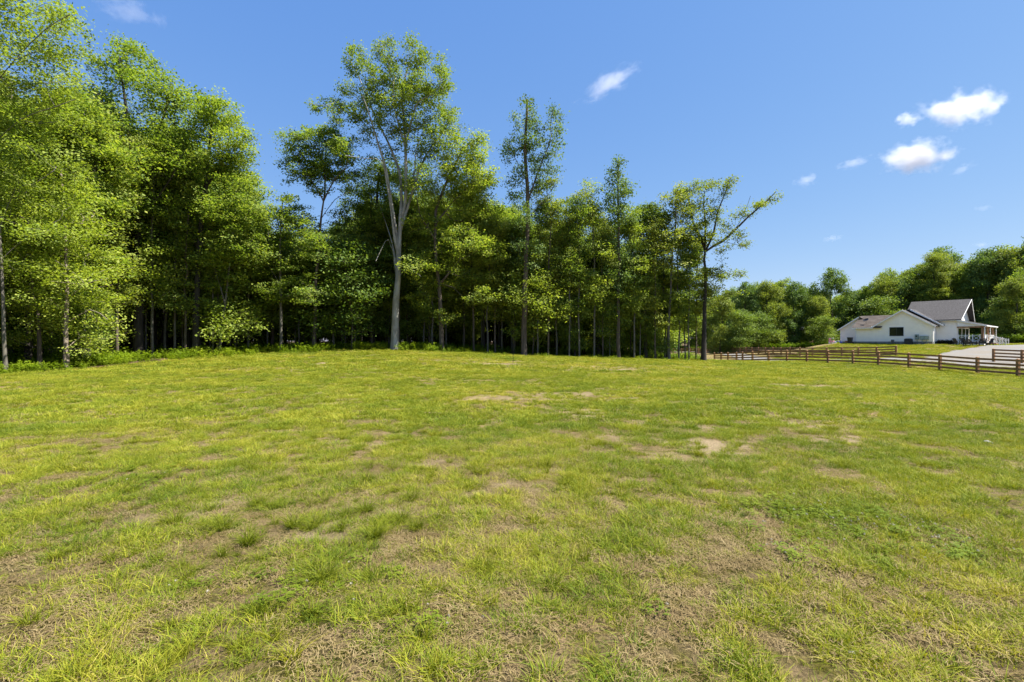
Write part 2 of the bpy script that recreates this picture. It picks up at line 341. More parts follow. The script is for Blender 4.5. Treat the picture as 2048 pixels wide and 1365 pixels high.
# ------------------------------------------------------------------ grass, straw, clover: scattered clumps
def blades(n, rad, hmin, hmax, w, lean, seed, flat=0.0, seg=3):
    r = np.random.default_rng(seed); V = []; Q = []
    ang = r.uniform(0, 2*np.pi, n); rr = rad*np.sqrt(r.uniform(0, 1, n))
    bx, by = rr*np.cos(ang), rr*np.sin(ang)
    la = ang + r.normal(0, .9, n); ln = np.abs(r.normal(lean, lean*.5, n)); h = r.uniform(hmin, hmax, n)
    if flat: la = r.uniform(0, 2*np.pi, n)
    for k in range(n):
        d = np.array([math.cos(la[k]), math.sin(la[k])]); fa = r.uniform(0, 2*np.pi); s = np.array([math.cos(fa), math.sin(fa)])
        if flat: s = np.array([-d[1], d[0]])
        base = len(V)
        for j in range(seg+1):
            t = j/seg
            if flat:
                x = bx[k]+d[0]*h[k]*t; y = by[k]+d[1]*h[k]*t; z = .006+flat*h[k]*math.sin(t*3.0)*r.uniform(.5, 1)
            else:
                o = ln[k]*h[k]*t*t*1.2; x = bx[k]+d[0]*o; y = by[k]+d[1]*o; z = -.008+h[k]*(t-.28*min(ln[k], 1.4)*t*t)
            ww = w*(1-t*.85)*.5 if not flat else w*.5
            tw = s if j % 2 == 0 or not flat else s*.9
            V.append((x-tw[0]*ww, y-tw[1]*ww, z)); V.append((x+tw[0]*ww, y+tw[1]*ww, z))
        for j in range(seg): Q.append((base+2*j, base+2*j+1, base+2*j+3, base+2*j+2))
    return np.array(V), np.array(Q)

def proto_col(name, items):
    c = bpy.data.collections.new(name)
    for i, (v, qd, mat) in enumerate(items):
        me = mk_mesh(name, v, quads=qd); me.materials.append(mat)
        c.objects.link(bpy.data.objects.new(f"{name}_{chr(97+i)}_clump", me))
    return c

def scatter(name, coll, nproto, pts, scale, tint, tilt=.12, seed=1, mat=None):
    r = np.random.default_rng(seed); n = len(pts)
    me = bpy.data.meshes.new(name); me.vertices.add(n); me.vertices.foreach_set('co', np.asarray(pts, np.float32).ravel())
    rot = np.c_[r.normal(0, tilt, n), r.normal(0, tilt, n), r.uniform(0, 6.283, n)].astype(np.float32)
    for nm, ty, dat, key in (('rot', 'FLOAT_VECTOR', rot, 'vector'), ('scl', 'FLOAT', np.asarray(scale, np.float32), 'value'),
                             ('tint', 'FLOAT', np.asarray(tint, np.float32), 'value'), ('idx', 'INT', r.integers(0, nproto, n).astype(np.int32), 'value')):
        at = me.attributes.new(nm, ty, 'POINT'); at.data.foreach_set(key, dat.ravel())
    me.update()
    o = link(name, me)
    g = bpy.data.node_groups.new(name, 'GeometryNodeTree')
    g.interface.new_socket('Geometry', in_out='INPUT', socket_type='NodeSocketGeometry'); g.interface.new_socket('Geometry', in_out='OUTPUT', socket_type='NodeSocketGeometry')
    N = g.nodes.new; gi = N('NodeGroupInput'); go = N('NodeGroupOutput'); iop = N('GeometryNodeInstanceOnPoints'); ci = N('GeometryNodeCollectionInfo')
    ci.inputs['Collection'].default_value = coll; ci.inputs['Separate Children'].default_value = True; ci.inputs['Reset Children'].default_value = True
    def at(nm, ty):
        a = N('GeometryNodeInputNamedAttribute'); a.data_type = ty; a.inputs['Name'].default_value = nm
        return [s for s in a.outputs if s.enabled and s.name == 'Attribute'][0]
    L = g.links.new
    L(gi.outputs[0], iop.inputs['Points']); L(ci.outputs[0], iop.inputs['Instance']); iop.inputs['Pick Instance'].default_value = True
    L(at('idx', 'INT'), iop.inputs['Instance Index']); e2r = N('FunctionNodeEulerToRotation'); L(at('rot', 'FLOAT_VECTOR'), e2r.inputs[0]); L(e2r.outputs[0], iop.inputs['Rotation'])
    L(at('scl', 'FLOAT'), iop.inputs['Scale']); L(iop.outputs[0], go.inputs[0])
    md = o.modifiers.new('scatter', 'NODES'); md.node_group = g
    o['kind'] = 'stuff'; return o

BARE = [(585, 742, 34, 2.6, 1), (640, 728, 26, 2.2, 1), (1000, 729, 60, 2.5, .8), (960, 724, 70, 1.6, .6), (1210, 737, 110, 3.0, .8), (1380, 735, 60, 2, .6), (1600, 772, 48, 4, 1), (1650, 775, 40, 3, .8), (1740, 768, 70, 2, .5), (1590, 758, 30, 2, .8),
        (1648, 855, 52, 9, 1), (1672, 885, 44, 10, 1), (1720, 878, 50, 4, .7), (1400, 890, 95, 13, 1), (1440, 905, 50, 14, 1), (1380, 856, 55, 8, .9), (1010, 797, 90, 6, .7), (1140, 790, 90, 5, .6), (1250, 800, 50, 4, .6), (1150, 828, 50, 8, .7),
        (1040, 972, 60, 7, .7), (970, 985, 40, 6, .6), (760, 892, 30, 7, .8), (700, 1060, 120, 22, .75), (620, 1075, 80, 16, .7), (780, 1020, 80, 16, .7), (500, 1000, 110, 14, .7), (330, 1040, 90, 14, .6), (60, 1150, 50, 12, .6), (110, 1060, 50, 8, .4),
        (280, 860, 30, 5, .7), (1210, 878, 70, 14, .7), (1300, 850, 60, 8, .7), (1540, 830, 25, 4, .7), (1100, 945, 60, 10, .6), (850, 1030, 70, 12, .6), (1340, 915, 90, 8, .5), (870, 930, 60, 9, .6), (1230, 960, 40, 9, .6), (900, 1150, 70, 16, .5), (660, 885, 40, 6, .6)]
STRAW = [(1560, 1190, 170, 45, 1), (1350, 1240, 150, 38, .9), (1200, 1250, 110, 25, .5), (1950, 1200, 90, 35, .4), (1100, 1330, 120, 25, .4), (140, 1010, 110, 25, .4), (60, 1180, 90, 30, .4), (1030, 797, 130, 12, 1), (1240, 795, 80, 10, .8), (1880, 1100, 60, 30, .4), (1000, 725, 140, 5, .8), (1250, 735, 160, 6, .8)]
def patch_list(L):
    out = []
    for px, py, rx_, ry_, w in L:
        x, y, _ = hit(px, py); y0 = hit(px, py+ry_)[1]; y1 = hit(px, py-ry_)[1]
        f_ = 1.3 if py < 780 else 1.1; out.append((x, y, rx_*f_/F*y, max((y1-y0)/2*f_, .15), w))
    return out
BAREW = patch_list(BARE); STRAWW = patch_list(STRAW)
def pmask(L, x, y, s):
    m = np.zeros(x.shape); wob = (fbm(x*1.6, y*1.6, s, 4)-.5)*1.6
    for cx, cy_, a, b, w in L:
        d = np.sqrt(((x-cx)/a)**2 + ((y-cy_)/b)**2); m = np.maximum(m, w*sstep(1.25, .45, d + wob))
    return m*sstep(.26, .50, fbm(x*4.5, y*4.5, s+7, 3))
_gm, _gX, _gY = SOIL_AT
_at = _gm.attributes.new('sand', 'FLOAT', 'POINT'); _at.data.foreach_set('value', (.8*pmask(BAREW, _gX, _gY, 21)).ravel().astype(np.float32))
def lawn(x, y):
    """how much green grows at a place, 0..1"""
    big = fbm(x/3.1, y/3.1, 11, 3); med = fbm(x*1.35, y*1.35, 12, 3); fine = fbm(x*4.2, y*4.2, 13, 2)
    left = sstep(1.2, -2.0, x/np.maximum(y, 3)*4) * sstep(1.5, 5, y) * sstep(26, 12, y)   # the thinner, tufted side of the field
    g = .52 + (big-.5)*.8 + (med-.5)*1.1 + (fine-.5)*2.5 + (fbm(x*9, y*9, 14, 2)-.5)*1.0 - .10*left
    g = sstep(.19, .48, g)
    g = np.maximum(g, .22*sstep(14, 26, y))
    return np.maximum(g, .14) * (1-pmask(BAREW, x, y, 21)*.92) * (1-.42*pmask(STRAWW, x, y, 22))
def blocked(x, y):
    hx = (x-HP[0])*U[0] + (y-HP[1])*U[1]; hb = (x-HP[0])*BK[0] + (y-HP[1])*BK[1]
    return (road_d(x, y) > .1) | ((hx > -3.2) & (hx < 14.5) & (hb > -.1) & (hb < 13)) | (wooded(x, y) > 1.2)
def field_pts(y0, y1, dens, seed, wide=1.16, pad=2.5):
    r = np.random.default_rng(seed); ylim = y1; xm = wide*y1+pad
    n = int(dens*(y1-y0)*2*xm); x = r.uniform(-xm, xm, n); y = r.uniform(y0, y1, n)
    k = np.abs(x) < wide*np.maximum(y, 1.2)+pad; x, y = x[k], y[k]
    k = ~blocked(x, y); return x[k], y[k], r
def tintf(x, y, r, n):
    t = .36 + (fbm(x/2.3, y/2.3, 41, 4)-.5)*.7 + (fbm(x*2.2, y*2.2, 42, 3)-.5)*.7 + .12*sstep(6, 30, y) + .25*pmask(STRAWW, x, y, 23) + r.normal(0, .15, n)
    return np.clip(t, 0, 1)
lawn_near = proto_col('lawn', [(*blades(50, .08, .022, .075, .0052, .85, 100+i), M['grass']) for i in range(8)])
lawn_mid = proto_col('lawn_wide', [(*blades(56, .13, .03, .09, .009, .85, 120+i, seg=2), M['grass']) for i in range(6)])
lawn_far = proto_col('lawn_broad', [(*blades(80, .30, .04, .11, .019, .9, 140+i, seg=2), M['grass']) for i in range(6)])
straw_near = proto_col('dead_grass', [(*blades(50, .10, .015, .065, .0026, 0, 160+i, flat=.22), M['straw']) for i in range(6)])
straw_far = proto_col('dead_grass_wide', [(*blades(80, .30, .05, .15, .008, 0, 170+i, flat=.16, seg=2), M['straw']) for i in range(5)])
tufts = proto_col('tuft', [(*blades(85, .045, .07, .17, .0055, 1.0, 180+i, seg=4), M['tuft']) for i in range(6)])

def lay(x, y, dz=0): return np.c_[x, y, H(x, y)+dz]
# short lawn, three sizes with distance
for nm, col_, npr, y0, y1, dens, sc0, sd_ in (('grass', lawn_near, 8, -1.0, 9.5, 225, 1.0, 51), ('grass', lawn_mid, 6, 9.0, 24, 85, 1.0, 52), ('grass', lawn_far, 6, 23, 75, 17.0, 1.0, 53)):
    x, y, r = field_pts(y0, y1, dens, sd_, wide=1.45 if y1 < 60 else 2.1, pad=4)
    g = lawn(x, y); k = r.uniform(0, 1, len(x)) < g*.97+.03*(y > 9)
    x, y, g = x[k], y[k], g[k]
    s = sc0*r.uniform(.7, 1.25, len(x))*(.65+.5*g)
    scatter(nm, col_, npr, lay(x, y), s, tintf(x, y, r, len(x)), seed=sd_)
# dead grass
for nm, col_, npr, y0, y1, dens, sd_ in (('dead_grass', straw_near, 6, -1, 10, 170, 61), ('dead_grass', straw_far, 5, 9.5, 50, 3.2, 62)):
    x, y, r = field_pts(y0, y1, dens, sd_, wide=1.4, pad=4)
    pr = np.clip(.42 + (fbm(x/1.4, y/1.4, 63, 3)-.45)*1.1 + .35*pmask(STRAWW, x, y, 24), 0, 1) * (1-.85*pmask(BAREW, x, y, 21))
    k = r.uniform(0, 1, len(x)) < pr; x, y = x[k], y[k]
    scatter(nm, col_, npr, lay(x, y, .004), r.uniform(.7, 1.3, len(x)), r.uniform(0, 1, len(x)), seed=sd_, tilt=.08)
# taller tufts, clustered
x, y, r = field_pts(-.5, 34, 11.0, 71)
pr = sstep(.46, .66, fbm(x/.8, y/.8, 72, 3)) * np.where(x < .2*y, 1, .45) * sstep(40, 12, y) + .03
k = r.uniform(0, 1, len(x)) < pr; x, y = x[k], y[k]
TU = [(735, 1025), (800, 1050), (520, 1012), (845, 1060), (350, 1050), (965, 950), (750, 1080), (1085, 935), (1230, 895), (440, 1060), (590, 1055), (820, 1000), (560, 965), (735, 965), (1130, 970), (1400, 915), (1665, 862), (1690, 935), (1160, 830), (640, 1165), (500, 1090)]
ex = []
for px, py in TU:
    hx, hy, _ = hit(px, py); m_ = 3
    for j in range(m_): ex.append((hx + RNG.normal(0, .03*hy/4), hy + RNG.normal(0, .03*hy/4)))
ex = np.array(ex); x = np.r_[x, ex[:, 0]]; y = np.r_[y, ex[:, 1]]
s = r.uniform(.45, 1.0, len(x))*(1+.25*sstep(5, 20, y)); s[-len(ex):] = r.uniform(.8, 1.25, len(ex))
scatter('grass_tufts', tufts, 6, lay(x, y), s, np.clip(.30+(fbm(x/2, y/2, 73, 3)-.5)*1.2+r.normal(0, .1, len(x)), 0, 1), seed=71)
# clover with white heads
def clover_leaf(seed):
    r = np.random.default_rng(seed); V = []; Q = []
    for k in range(26):
        a = r.uniform(0, 6.28); d = .09*math.sqrt(r.uniform()); cx, cy_, cz = d*math.cos(a), d*math.sin(a), r.uniform(.02, .06)
        for j in range(3):
            b = j*2.094 + a; ux, uy = math.cos(b), math.sin(b); s = .010
            base = len(V); V += [(cx, cy_, cz), (cx+ux*s-uy*s*.7, cy_+uy*s+ux*s*.7, cz+.003), (cx+ux*s*1.9, cy_+uy*s*1.9, cz), (cx+ux*s+uy*s*.7, cy_+uy*s-ux*s*.7, cz+.003)]
            Q.append((base, base+1, base+2, base+3))
    return np.array(V), np.array(Q)
clov = proto_col('clover_patch', [(*clover_leaf(200+i), M['clover_leaf']) for i in range(4)])
CL = [(1700, 1060, 150, 60), (1860, 1080, 110, 50), (1620, 1020, 80, 30), (640, 1180, 120, 50), (900, 1260, 90, 30), (1330, 1230, 60, 15), (380, 1180, 60, 18), (1560, 1100, 60, 20), (300, 960, 90, 20)]
cx_, cy2 = [], []; fx_, fy_ = [], []
for i, (px, py, a, b) in enumerate(CL):
    hx, hy, _ = hit(px, py); sy = (hit(px, py-b)[1]-hit(px, py+b)[1])/2; n = int(60*a/F*hy*sy*1.6)
    cx_.append(hx+RNG.normal(0, a/F*hy*.6, n)); cy2.append(hy+RNG.normal(0, sy*.6, n))
    m_ = [46, 34, 12, 7, 4, 1, 2, 8, 2][i]; fx_.append(hx+RNG.normal(0, a/F*hy*.55, m_)); fy_.append(hy+RNG.normal(0, sy*.55, m_))
x = np.concatenate(cx_); y = np.concatenate(cy2)
scatter('clover', clov, 4, lay(x, y), RNG.uniform(.7, 1.2, len(x)), RNG.uniform(0, 1, len(x)), seed=81)
def fhead(seed):
    r = np.random.default_rng(seed); V = []; Q = []
    for k in range(40):
        th, ph = r.uniform(0, 6.28), math.acos(r.uniform(-.4, 1)); d = np.array([math.sin(ph)*math.cos(th), math.sin(ph)*math.sin(th), math.cos(ph)])
        c = np.array([0, 0, .075]) + d*.007; t1 = np.cross(d, [.3, .5, .8]); t1 /= np.linalg.norm(t1); t2 = np.cross(d, t1); base = len(V)
        V += [c-t1*.002, c+d*.004-t2*.002, c+t1*.002+d*.005, c+t2*.002]; Q.append((base, base+1, base+2, base+3))
    return np.array(V), np.array(Q)
fl = proto_col('clover_head', [(*fhead(210+i), M['clover_flower']) for i in range(3)])
x = np.concatenate(fx_); y = np.concatenate(fy_)
scatter('clover_flowers', fl, 3, lay(x, y), RNG.uniform(.6, .95, len(x)), RNG.uniform(0, 1, len(x)), seed=82)

# ------------------------------------------------------------------ tree growing
def grow(seeds, att, bf=.35):
    """seeds: list of (pos, parent, pathlen) ; att: (n,3). Returns pos, parent arrays (balanced minimum spanning tree)."""
    pos = [np.array(s[0], float) for s in seeds]; par = [s[1] for s in seeds]; pl = [s[2] for s in seeds]
    n = len(att); best = np.full(n, 1e9); bi = np.zeros(n, int); bd = np.zeros(n)
    alive = np.ones(n, bool)
    def relax(i, p, l):
        d = np.linalg.norm(att-p, axis=1)
        drop = np.clip(p[2]-att[:, 2], 0, None)
        c = d + bf*(l) + .6*drop
        m = c < best; best[m] = c[m]; bi[m] = i; bd[m] = d[m]
    for i, (p, l) in enumerate(zip(pos, pl)): relax(i, p, l)
    for _ in range(n):
        j = int(np.argmin(np.where(alive, best, 1e9))); alive[j] = False
        i = len(pos); pos.append(att[j]); par.append(int(bi[j])); pl.append(pl[bi[j]]+bd[j]); relax(i, att[j], pl[-1])
    return np.array(pos), np.array(par)

def tubes(pos, par, rad, nseed, rmin):
    n = len(pos); kids = [[] for _ in range(n)]
    for i, p in enumerate(par):
        if p >= 0: kids[p].append(i)
    V = []; Q = []; nv = 0
    stack = [(0, None)]; done = set()
    starts = [(0, -1)]
    while starts:
        s, frm = starts.pop(); chain = [frm, s] if frm >= 0 else [s]
        cur = s
        while kids[cur]:
            ks = sorted(kids[cur], key=lambda k: -rad[k])
            # the trunk's own seeds go on as one tube
            for k in ks[1:]: starts.append((k, cur))
            cur = ks[0]; chain.append(cur)
        r = np.array([rad[c] for c in chain]); p = pos[chain]
        if frm >= 0: r[0] = min(rad[frm], r[1]*1.15)
        if r.max() < rmin or len(chain) < 2: continue
        # smooth the chain
        if len(chain) > 2 or True:
            t = np.arange(len(chain)); m = max(2, int((len(chain)-1)*2)+1); tt = np.linspace(0, len(chain)-1, m)
            P = []
            for u in tt:
                i = min(int(u), len(chain)-2); f = u-i
                p0 = p[max(i-1, 0)]; p1 = p[i]; p2 = p[i+1]; p3 = p[min(i+2, len(chain)-1)]
                P.append(.5*((2*p1)+(p2-p0)*f+(2*p0-5*p1+4*p2-p3)*f*f+(3*p1-p0-3*p2+p3)*f**3))
            P = np.array(P); rr = np.interp(tt, t, r)
        k = 10 if rr[0] > .15 else (6 if rr[0] > .05 else 3)
        d = np.gradient(P, axis=0); d /= np.linalg.norm(d, axis=1)[:, None]+1e-9
        ref = np.array([.31, .95, .08]); a = np.cross(d, ref); a /= np.linalg.norm(a, axis=1)[:, None]+1e-9; b = np.cross(d, a)
        th = np.arange(k)*2*np.pi/k
        ring = P[:, None, :] + rr[:, None, None]*(a[:, None, :]*np.cos(th)[None, :, None] + b[:, None, :]*np.sin(th)[None, :, None])
        V.append(ring.reshape(-1, 3)); m = len(P)
        I = nv + np.arange(m*k).reshape(m, k)
        Q.append(np.stack([I[:-1], np.roll(I[:-1], -1, 1), np.roll(I[1:], -1, 1), I[1:]], -1).reshape(-1, 4)); nv += m*k
    return np.concatenate(V), np.concatenate(Q)

def leaves(cent, K, sh, sv, L, Wd, rng, up=1.2):
    n = len(cent); N_ = n*K
    c = np.repeat(cent, K, 0) + np.c_[rng.normal(0, sh, N_), rng.normal(0, sh, N_), rng.normal(0, sv, N_)]
    # each spray has its own tilt, its leaves vary about it
    tn = np.repeat(np.c_[rng.normal(0, .62, n), rng.normal(0, .62, n), np.full(n, up)], K, 0) + rng.normal(0, .42, (N_, 3))
    tn /= np.linalg.norm(tn, axis=1)[:, None]
    q = rng.normal(0, 1, (N_, 3)); a = np.cross(tn, q); a /= np.linalg.norm(a, axis=1)[:, None]; b = np.cross(tn, a)
    s = rng.uniform(.5, 1.4, N_)[:, None]; l = a*L*s*.5; w = b*Wd*s*.5
    V = np.stack([c-l, c+w-l*.1, c+l, c-w-l*.1], 1).reshape(-1, 3)
    return V, np.arange(N_*4).reshape(-1, 4)

TREE_STAT = [0, 0]
def make_tree(name, base, trunk, limbs, lobes, bark, leafm, seed, K=38, dens=1.0, leaf=(.17, .11), sh=.30, sv=.14, bf=.35, r0=.012, rmin=.011, up=1.2, scale_lobe=1.16, rbase=None):
    """trunk: [(x,y,z,r)...] local; limbs: [( [(x,y,z)...], r_start )]; lobes: [(x,y,z,rx,ry,rz,w)] local metres"""
    rng = np.random.default_rng(seed)
    seeds = []; minr = {}
    def addline(pts, rads, start=-1):
        prev = start; pl = seeds[start][2] if start >= 0 else 0
        lastp = np.array(seeds[start][0]) if start >= 0 else None
        for p, r in zip(pts, rads):
            p = np.array(p, float); segs = 1
            if lastp is not None:
                dl = np.linalg.norm(p-lastp); segs = max(1, int(dl/1.2))
                p0 = lastp; r_prev = minr.get(prev, r)
                for s_ in range(1, segs+1):
                    f = s_/segs; pp = p0+(p-p0)*f + (rng.normal(0, .012+.007*dl, 3)*[1, 1, .2] if s_ < segs else 0)
                    pl += np.linalg.norm(pp-lastp); seeds.append((pp, prev, pl*.35)); prev = len(seeds)-1; lastp = pp
                    minr[prev] = r_prev+(r-r_prev)*f
            else:
                seeds.append((p, prev, 0.0)); prev = len(seeds)-1; minr[prev] = r; lastp = p
    addline([t[:3] for t in trunk], [t[3] for t in trunk])
    for pts, r in limbs:
        S = np.array([s[0] for s in seeds]); j = int(np.argmin(np.linalg.norm(S-np.array(pts[0]), axis=1)))
        n = len(pts)-1; addline(pts[1:], [max(r*(1-.8*(i+1)/n), .02) for i in range(n)], j)
    att = []
    for (x, y, z, a, b, c, w) in lobes:
        n = max(4, int(dens*w*(a*b+b*c+a*c)*4.2))
        d = rng.normal(0, 1, (n, 3)); d /= np.linalg.norm(d, axis=1)[:, None]; u = rng.uniform(.12, 1, n)**.42
        att.append(np.array([x, y, z]) + d*u[:, None]*np.array([a, b, c])*scale_lobe)
    att = np.concatenate(att)
    if len(att) > 1500: att = att[rng.permutation(len(att))[:1500]]
    pos, par = grow(seeds, att, bf)
    n = len(pos); area = np.full(n, 0.0); cnt = np.bincount(par[par >= 0], minlength=n); area[cnt == 0] = r0**2.2
    for i in range(n-1, -1, -1):
        if cnt[i] and area[i] < r0**2.2: area[i] = r0**2.2
        if par[i] >= 0: area[par[i]] += area[i]
    rad = area**(1/2.2)
    for i, r in minr.items(): rad[i] = r if i < len(seeds) else rad[i]
    for i in range(len(seeds), n): rad[i] = min(rad[i], rad[par[i]]*.85)
    tv, tq = tubes(pos, par, rad, len(seeds), rmin)
    cent = pos[len(seeds):]; mids = (cent + pos[par[len(seeds):]])/2
    dl = np.linalg.norm(cent-mids, axis=1); cc = np.concatenate([cent, mids[dl < 1.2]])
    lv, lq = leaves(cc, K, sh, sv, leaf[0], leaf[1], rng, up)
    TREE_STAT[0] += len(lq); TREE_STAT[1] += len(tq)
    root = empty(name, base)
    link('trunk', mk_mesh('trunk', tv, quads=tq, smooth=True), root, M[bark])
    link('crown', mk_mesh('crown', lv, quads=lq), root, M[leafm])
    return root

def hero(name, label, group, px, Y, trunk, limbs, lobes, bark, leafm, seed, tr=.2, depth=.8, **kw):
    """a tree whose limbs and crown are measured on the photo; (px,py) -> metres round its base, with real depth"""
    bx = wx(px, Y); bz = h1(bx, Y)-.05; s = Y/F
    def L3(p, dy=0):
        yy = Y+dy; return ((p[0]-1024)/F*yy-bx, dy, wz(p[1], yy)-bz)
    rng = np.random.default_rng(seed+5)
    n = len(trunk)
    T = []
    for i, p in enumerate(trunk):
        r = tr*(1-.62*i/(n-1)); T.append((*L3(p[:2], p[2] if len(p) > 2 else 0), r if i else tr*1.28))
    T.insert(1, (T[0][0]*.8+T[1][0]*.2, 0, T[0][2]+.55, tr*1.02)) if T[1][2]-T[0][2] > 2 else None
    LB = []
    for l in limbs:
        pts = l[0]; r = l[1]; dy = l[2] if len(l) > 2 else float(rng.uniform(-2.2, 2.2))
        m = len(pts)-1; LB.append(([L3(p, dy*(i/m)) for i, p in enumerate(pts)], r))
    LO = []
    for q_ in lobes:
        a, b, c, d = q_[:4]; w = q_[4] if len(q_) > 4 else 1
        dy = float(rng.uniform(-1, 1))*depth*1.6
        x, y, z = L3((a, b), dy); rr = (c*s+d*s)/2*(.9+.3*depth); LO.append((x, y, z, c*s, rr, d*s, w))
        if len(q_) <= 5 and depth > .5 and (c+d) > 50: LO.append((x*.9, y+rr*1.1, z, c*s*.8, rr*.8, d*s*.8, w*.6))
    o = make_tree(name, (bx, Y, bz), T, LB, LO, bark, leafm, seed, **kw)
    return tag(o, label, 'tree', group)

EDGEG = 'trees along the front edge of the wood'
# 1 the tall pale beech
hero('beech_tree', 'tall pale-barked tree whose smooth grey trunk splits into many upright limbs', EDGEG, 789, 42,
     [(789, 702), (790.5, 655), (791.5, 608), (796, 560), (797.5, 515), (799, 480), (801, 462)],
     [([(797, 500), (788, 440), (781, 395), (772, 340), (760, 300), (747, 258), (736, 222), (724, 190)], .15, -1.6), ([(747, 258), (722, 236), (690, 222), (655, 212), (622, 210)], .05, -1.2),
      ([(799, 475), (803, 400), (800, 351), (790, 319), (775, 283), (758, 250), (738, 205), (715, 150), (697, 112)], .15, 1.8),
      ([(801, 470), (811, 400), (812, 346), (811, 297), (807, 229), (803, 190), (815, 140), (830, 100)], .17, .4),
      ([(811, 300), (794, 239), (788, 209), (787, 165), (776, 122), (762, 88)], .08, -1.5),
      ([(801, 470), (820, 400), (832, 359), (842, 334), (856, 305), (879, 275), (897, 245), (912, 222)], .14, 2.2),
      ([(812, 290), (827, 229), (836, 205), (864, 190), (882, 172), (880, 140)], .10, -1.8),
      ([(806, 440), (822, 395), (830, 340), (832, 300), (845, 265)], .11, 2.6),
      ([(795, 505), (784, 440), (773, 365), (762, 322), (730, 318), (690, 312)], .07, -2.6),
      ([(791, 540), (785, 490), (776, 460), (761, 415)], .07, 1.2),
      ([(790, 520), (777, 480), (764, 497), (752, 523)], .018, -2.0),
      ([(799, 545), (812, 537), (828, 543), (842, 554)], .04, -2.0)],
     [(772, 98, 22, 20), (765, 125, 26, 22), (832, 100, 24, 22), (828, 125, 22, 20), (873, 130, 24, 22), (880, 165, 26, 24), (712, 115, 24, 20), (700, 135, 16, 12), (740, 150, 30, 22), (790, 160, 32, 28), (830, 165, 30, 26),
      (855, 195, 34, 26), (800, 205, 36, 26), (745, 190, 34, 22), (705, 185, 28, 18), (668, 208, 34, 13), (632, 212, 16, 9), (690, 235, 34, 14), (735, 230, 34, 20), (780, 245, 30, 24), (890, 225, 26, 24), (850, 240, 34, 24), (905, 260, 18, 26), (870, 280, 30, 22), (830, 290, 24, 18), (735, 275, 26, 14), (700, 285, 26, 8), (885, 305, 24, 18), (785, 290, 22, 12), (850, 320, 18, 12)],
     'bark_grey', 'leaf_beech', 11, tr=.35, depth=.9, K=36, dens=1.05, leaf=(.165, .105), sh=.28, sv=.17, bf=.28)
# 2 spreading tree at the right end
hero('oak_tree', 'dark-trunked tree with long bare limb reaching right over the fence, right end of the wood', EDGEG, 1409, 45,
     [(1407, 725), (1408, 680), (1409, 631), (1411, 570), (1410, 505)],
     [([(1411, 505), (1402, 475), (1392, 462), (1385, 440), (1378, 400), (1372, 372)], .13), ([(1412, 508), (1427, 467), (1435, 426), (1448, 393), (1460, 358)], .11),
      ([(1413, 510), (1444, 484), (1472, 459), (1497, 434), (1530, 406), (1552, 384)], .14, -1.0), ([(1452, 478), (1468, 463), (1489, 426), (1501, 393)], .05),
      ([(1410, 503), (1411, 447), (1407, 410), (1411, 375)], .11, .5), ([(1411, 540), (1440, 541), (1464, 551), (1483, 552)], .05), ([(1411, 520), (1385, 500), (1360, 480)], .05), ([(1444, 484), (1480, 492), (1500, 500)], .035), ([(1410, 560), (1440, 575), (1468, 588)], .04)],
     [(1380, 392, 28, 28), (1415, 370, 26, 12), (1440, 385, 22, 16), (1400, 430, 30, 25), (1355, 395, 16, 22), (1462, 362, 9, 8), (1545, 393, 14, 13), (1530, 405, 14, 9), (1508, 410, 20, 10), (1482, 432, 22, 12), (1500, 488, 16, 7), (1475, 472, 20, 10), (1452, 500, 18, 9),
      (1440, 428, 20, 18), (1442, 545, 34, 12), (1410, 560, 34, 22), (1468, 585, 14, 8), (1425, 600, 32, 22), (1380, 500, 24, 34), (1480, 552, 10, 6), (1395, 460, 28, 22), (1420, 480, 22, 16), (1445, 460, 14, 12)],
     'bark_dark', 'leaf_olive', 12, tr=.25, depth=.8, K=30, dens=1.1, sh=.28, sv=.16, bf=.3)
# 3 tall slim forked tree
hero('tulip_tree', 'tall slim tree forking high up, blue-green crown standing above its right-hand neighbours', EDGEG, 1048, 43,
     [(1048, 712), (1048, 650), (1049, 590), (1052, 508), (1056, 440), (1055, 377), (1050, 303), (1052, 254), (1054, 200)],
     [([(1056, 420), (1062, 385), (1078, 340), (1099, 287), (1104, 230)], .10), ([(1055, 360), (1050, 356), (1029, 315), (1018, 283)], .06), ([(1056, 440), (1090, 400), (1110, 370)], .05)],
     [(1054, 210, 13, 18), (1045, 245, 24, 20), (1065, 250, 16, 20), (1102, 240, 20, 20), (1032, 285, 24, 24), (1068, 292, 24, 28), (1112, 280, 18, 26), (1055, 335, 26, 22), (1100, 330, 24, 20), (1012, 300, 12, 22), (1030, 380, 24, 24), (1085, 380, 28, 22), (1050, 430, 26, 22), (1100, 430, 22, 26), (1035, 500, 20, 30), (1070, 520, 22, 30)],
     'bark_brown', 'leaf_blue', 13, tr=.27, depth=.7, K=30, dens=1.0, sh=.28, sv=.22, bf=.25, up=.7)
# 4 umbrella crowned tree left of the beech
hero('hickory_tree', 'slender tree with rounded parasol crown and clear sky under it, left of the pale-barked tree', EDGEG, 630, 41.5,
     [(628, 702), (630, 640), (632, 583), (637, 498), (642, 439), (647, 404)],
     [([(643, 420), (640, 389), (625, 364), (600, 330), (580, 300)], .09), ([(647, 404), (650, 379), (650, 339), (652, 290), (640, 262)], .10), ([(647, 400), (669, 359), (690, 339), (710, 325)], .08), ([(642, 430), (670, 400), (700, 385)], .05)],
     [(592, 288, 30, 24), (640, 285, 40, 26), (578, 325, 26, 18), (622, 335, 38, 20), (688, 300, 30, 22), (692, 345, 30, 20), (650, 335, 38, 22), (598, 362, 24, 14), (702, 372, 20, 12), (612, 264, 18, 10), (660, 265, 24, 12), (640, 380, 24, 10)],
     'bark_brown', 'leaf_mid', 14, tr=.17, depth=.9, K=38, dens=1.25, sh=.34, sv=.13, bf=.3)
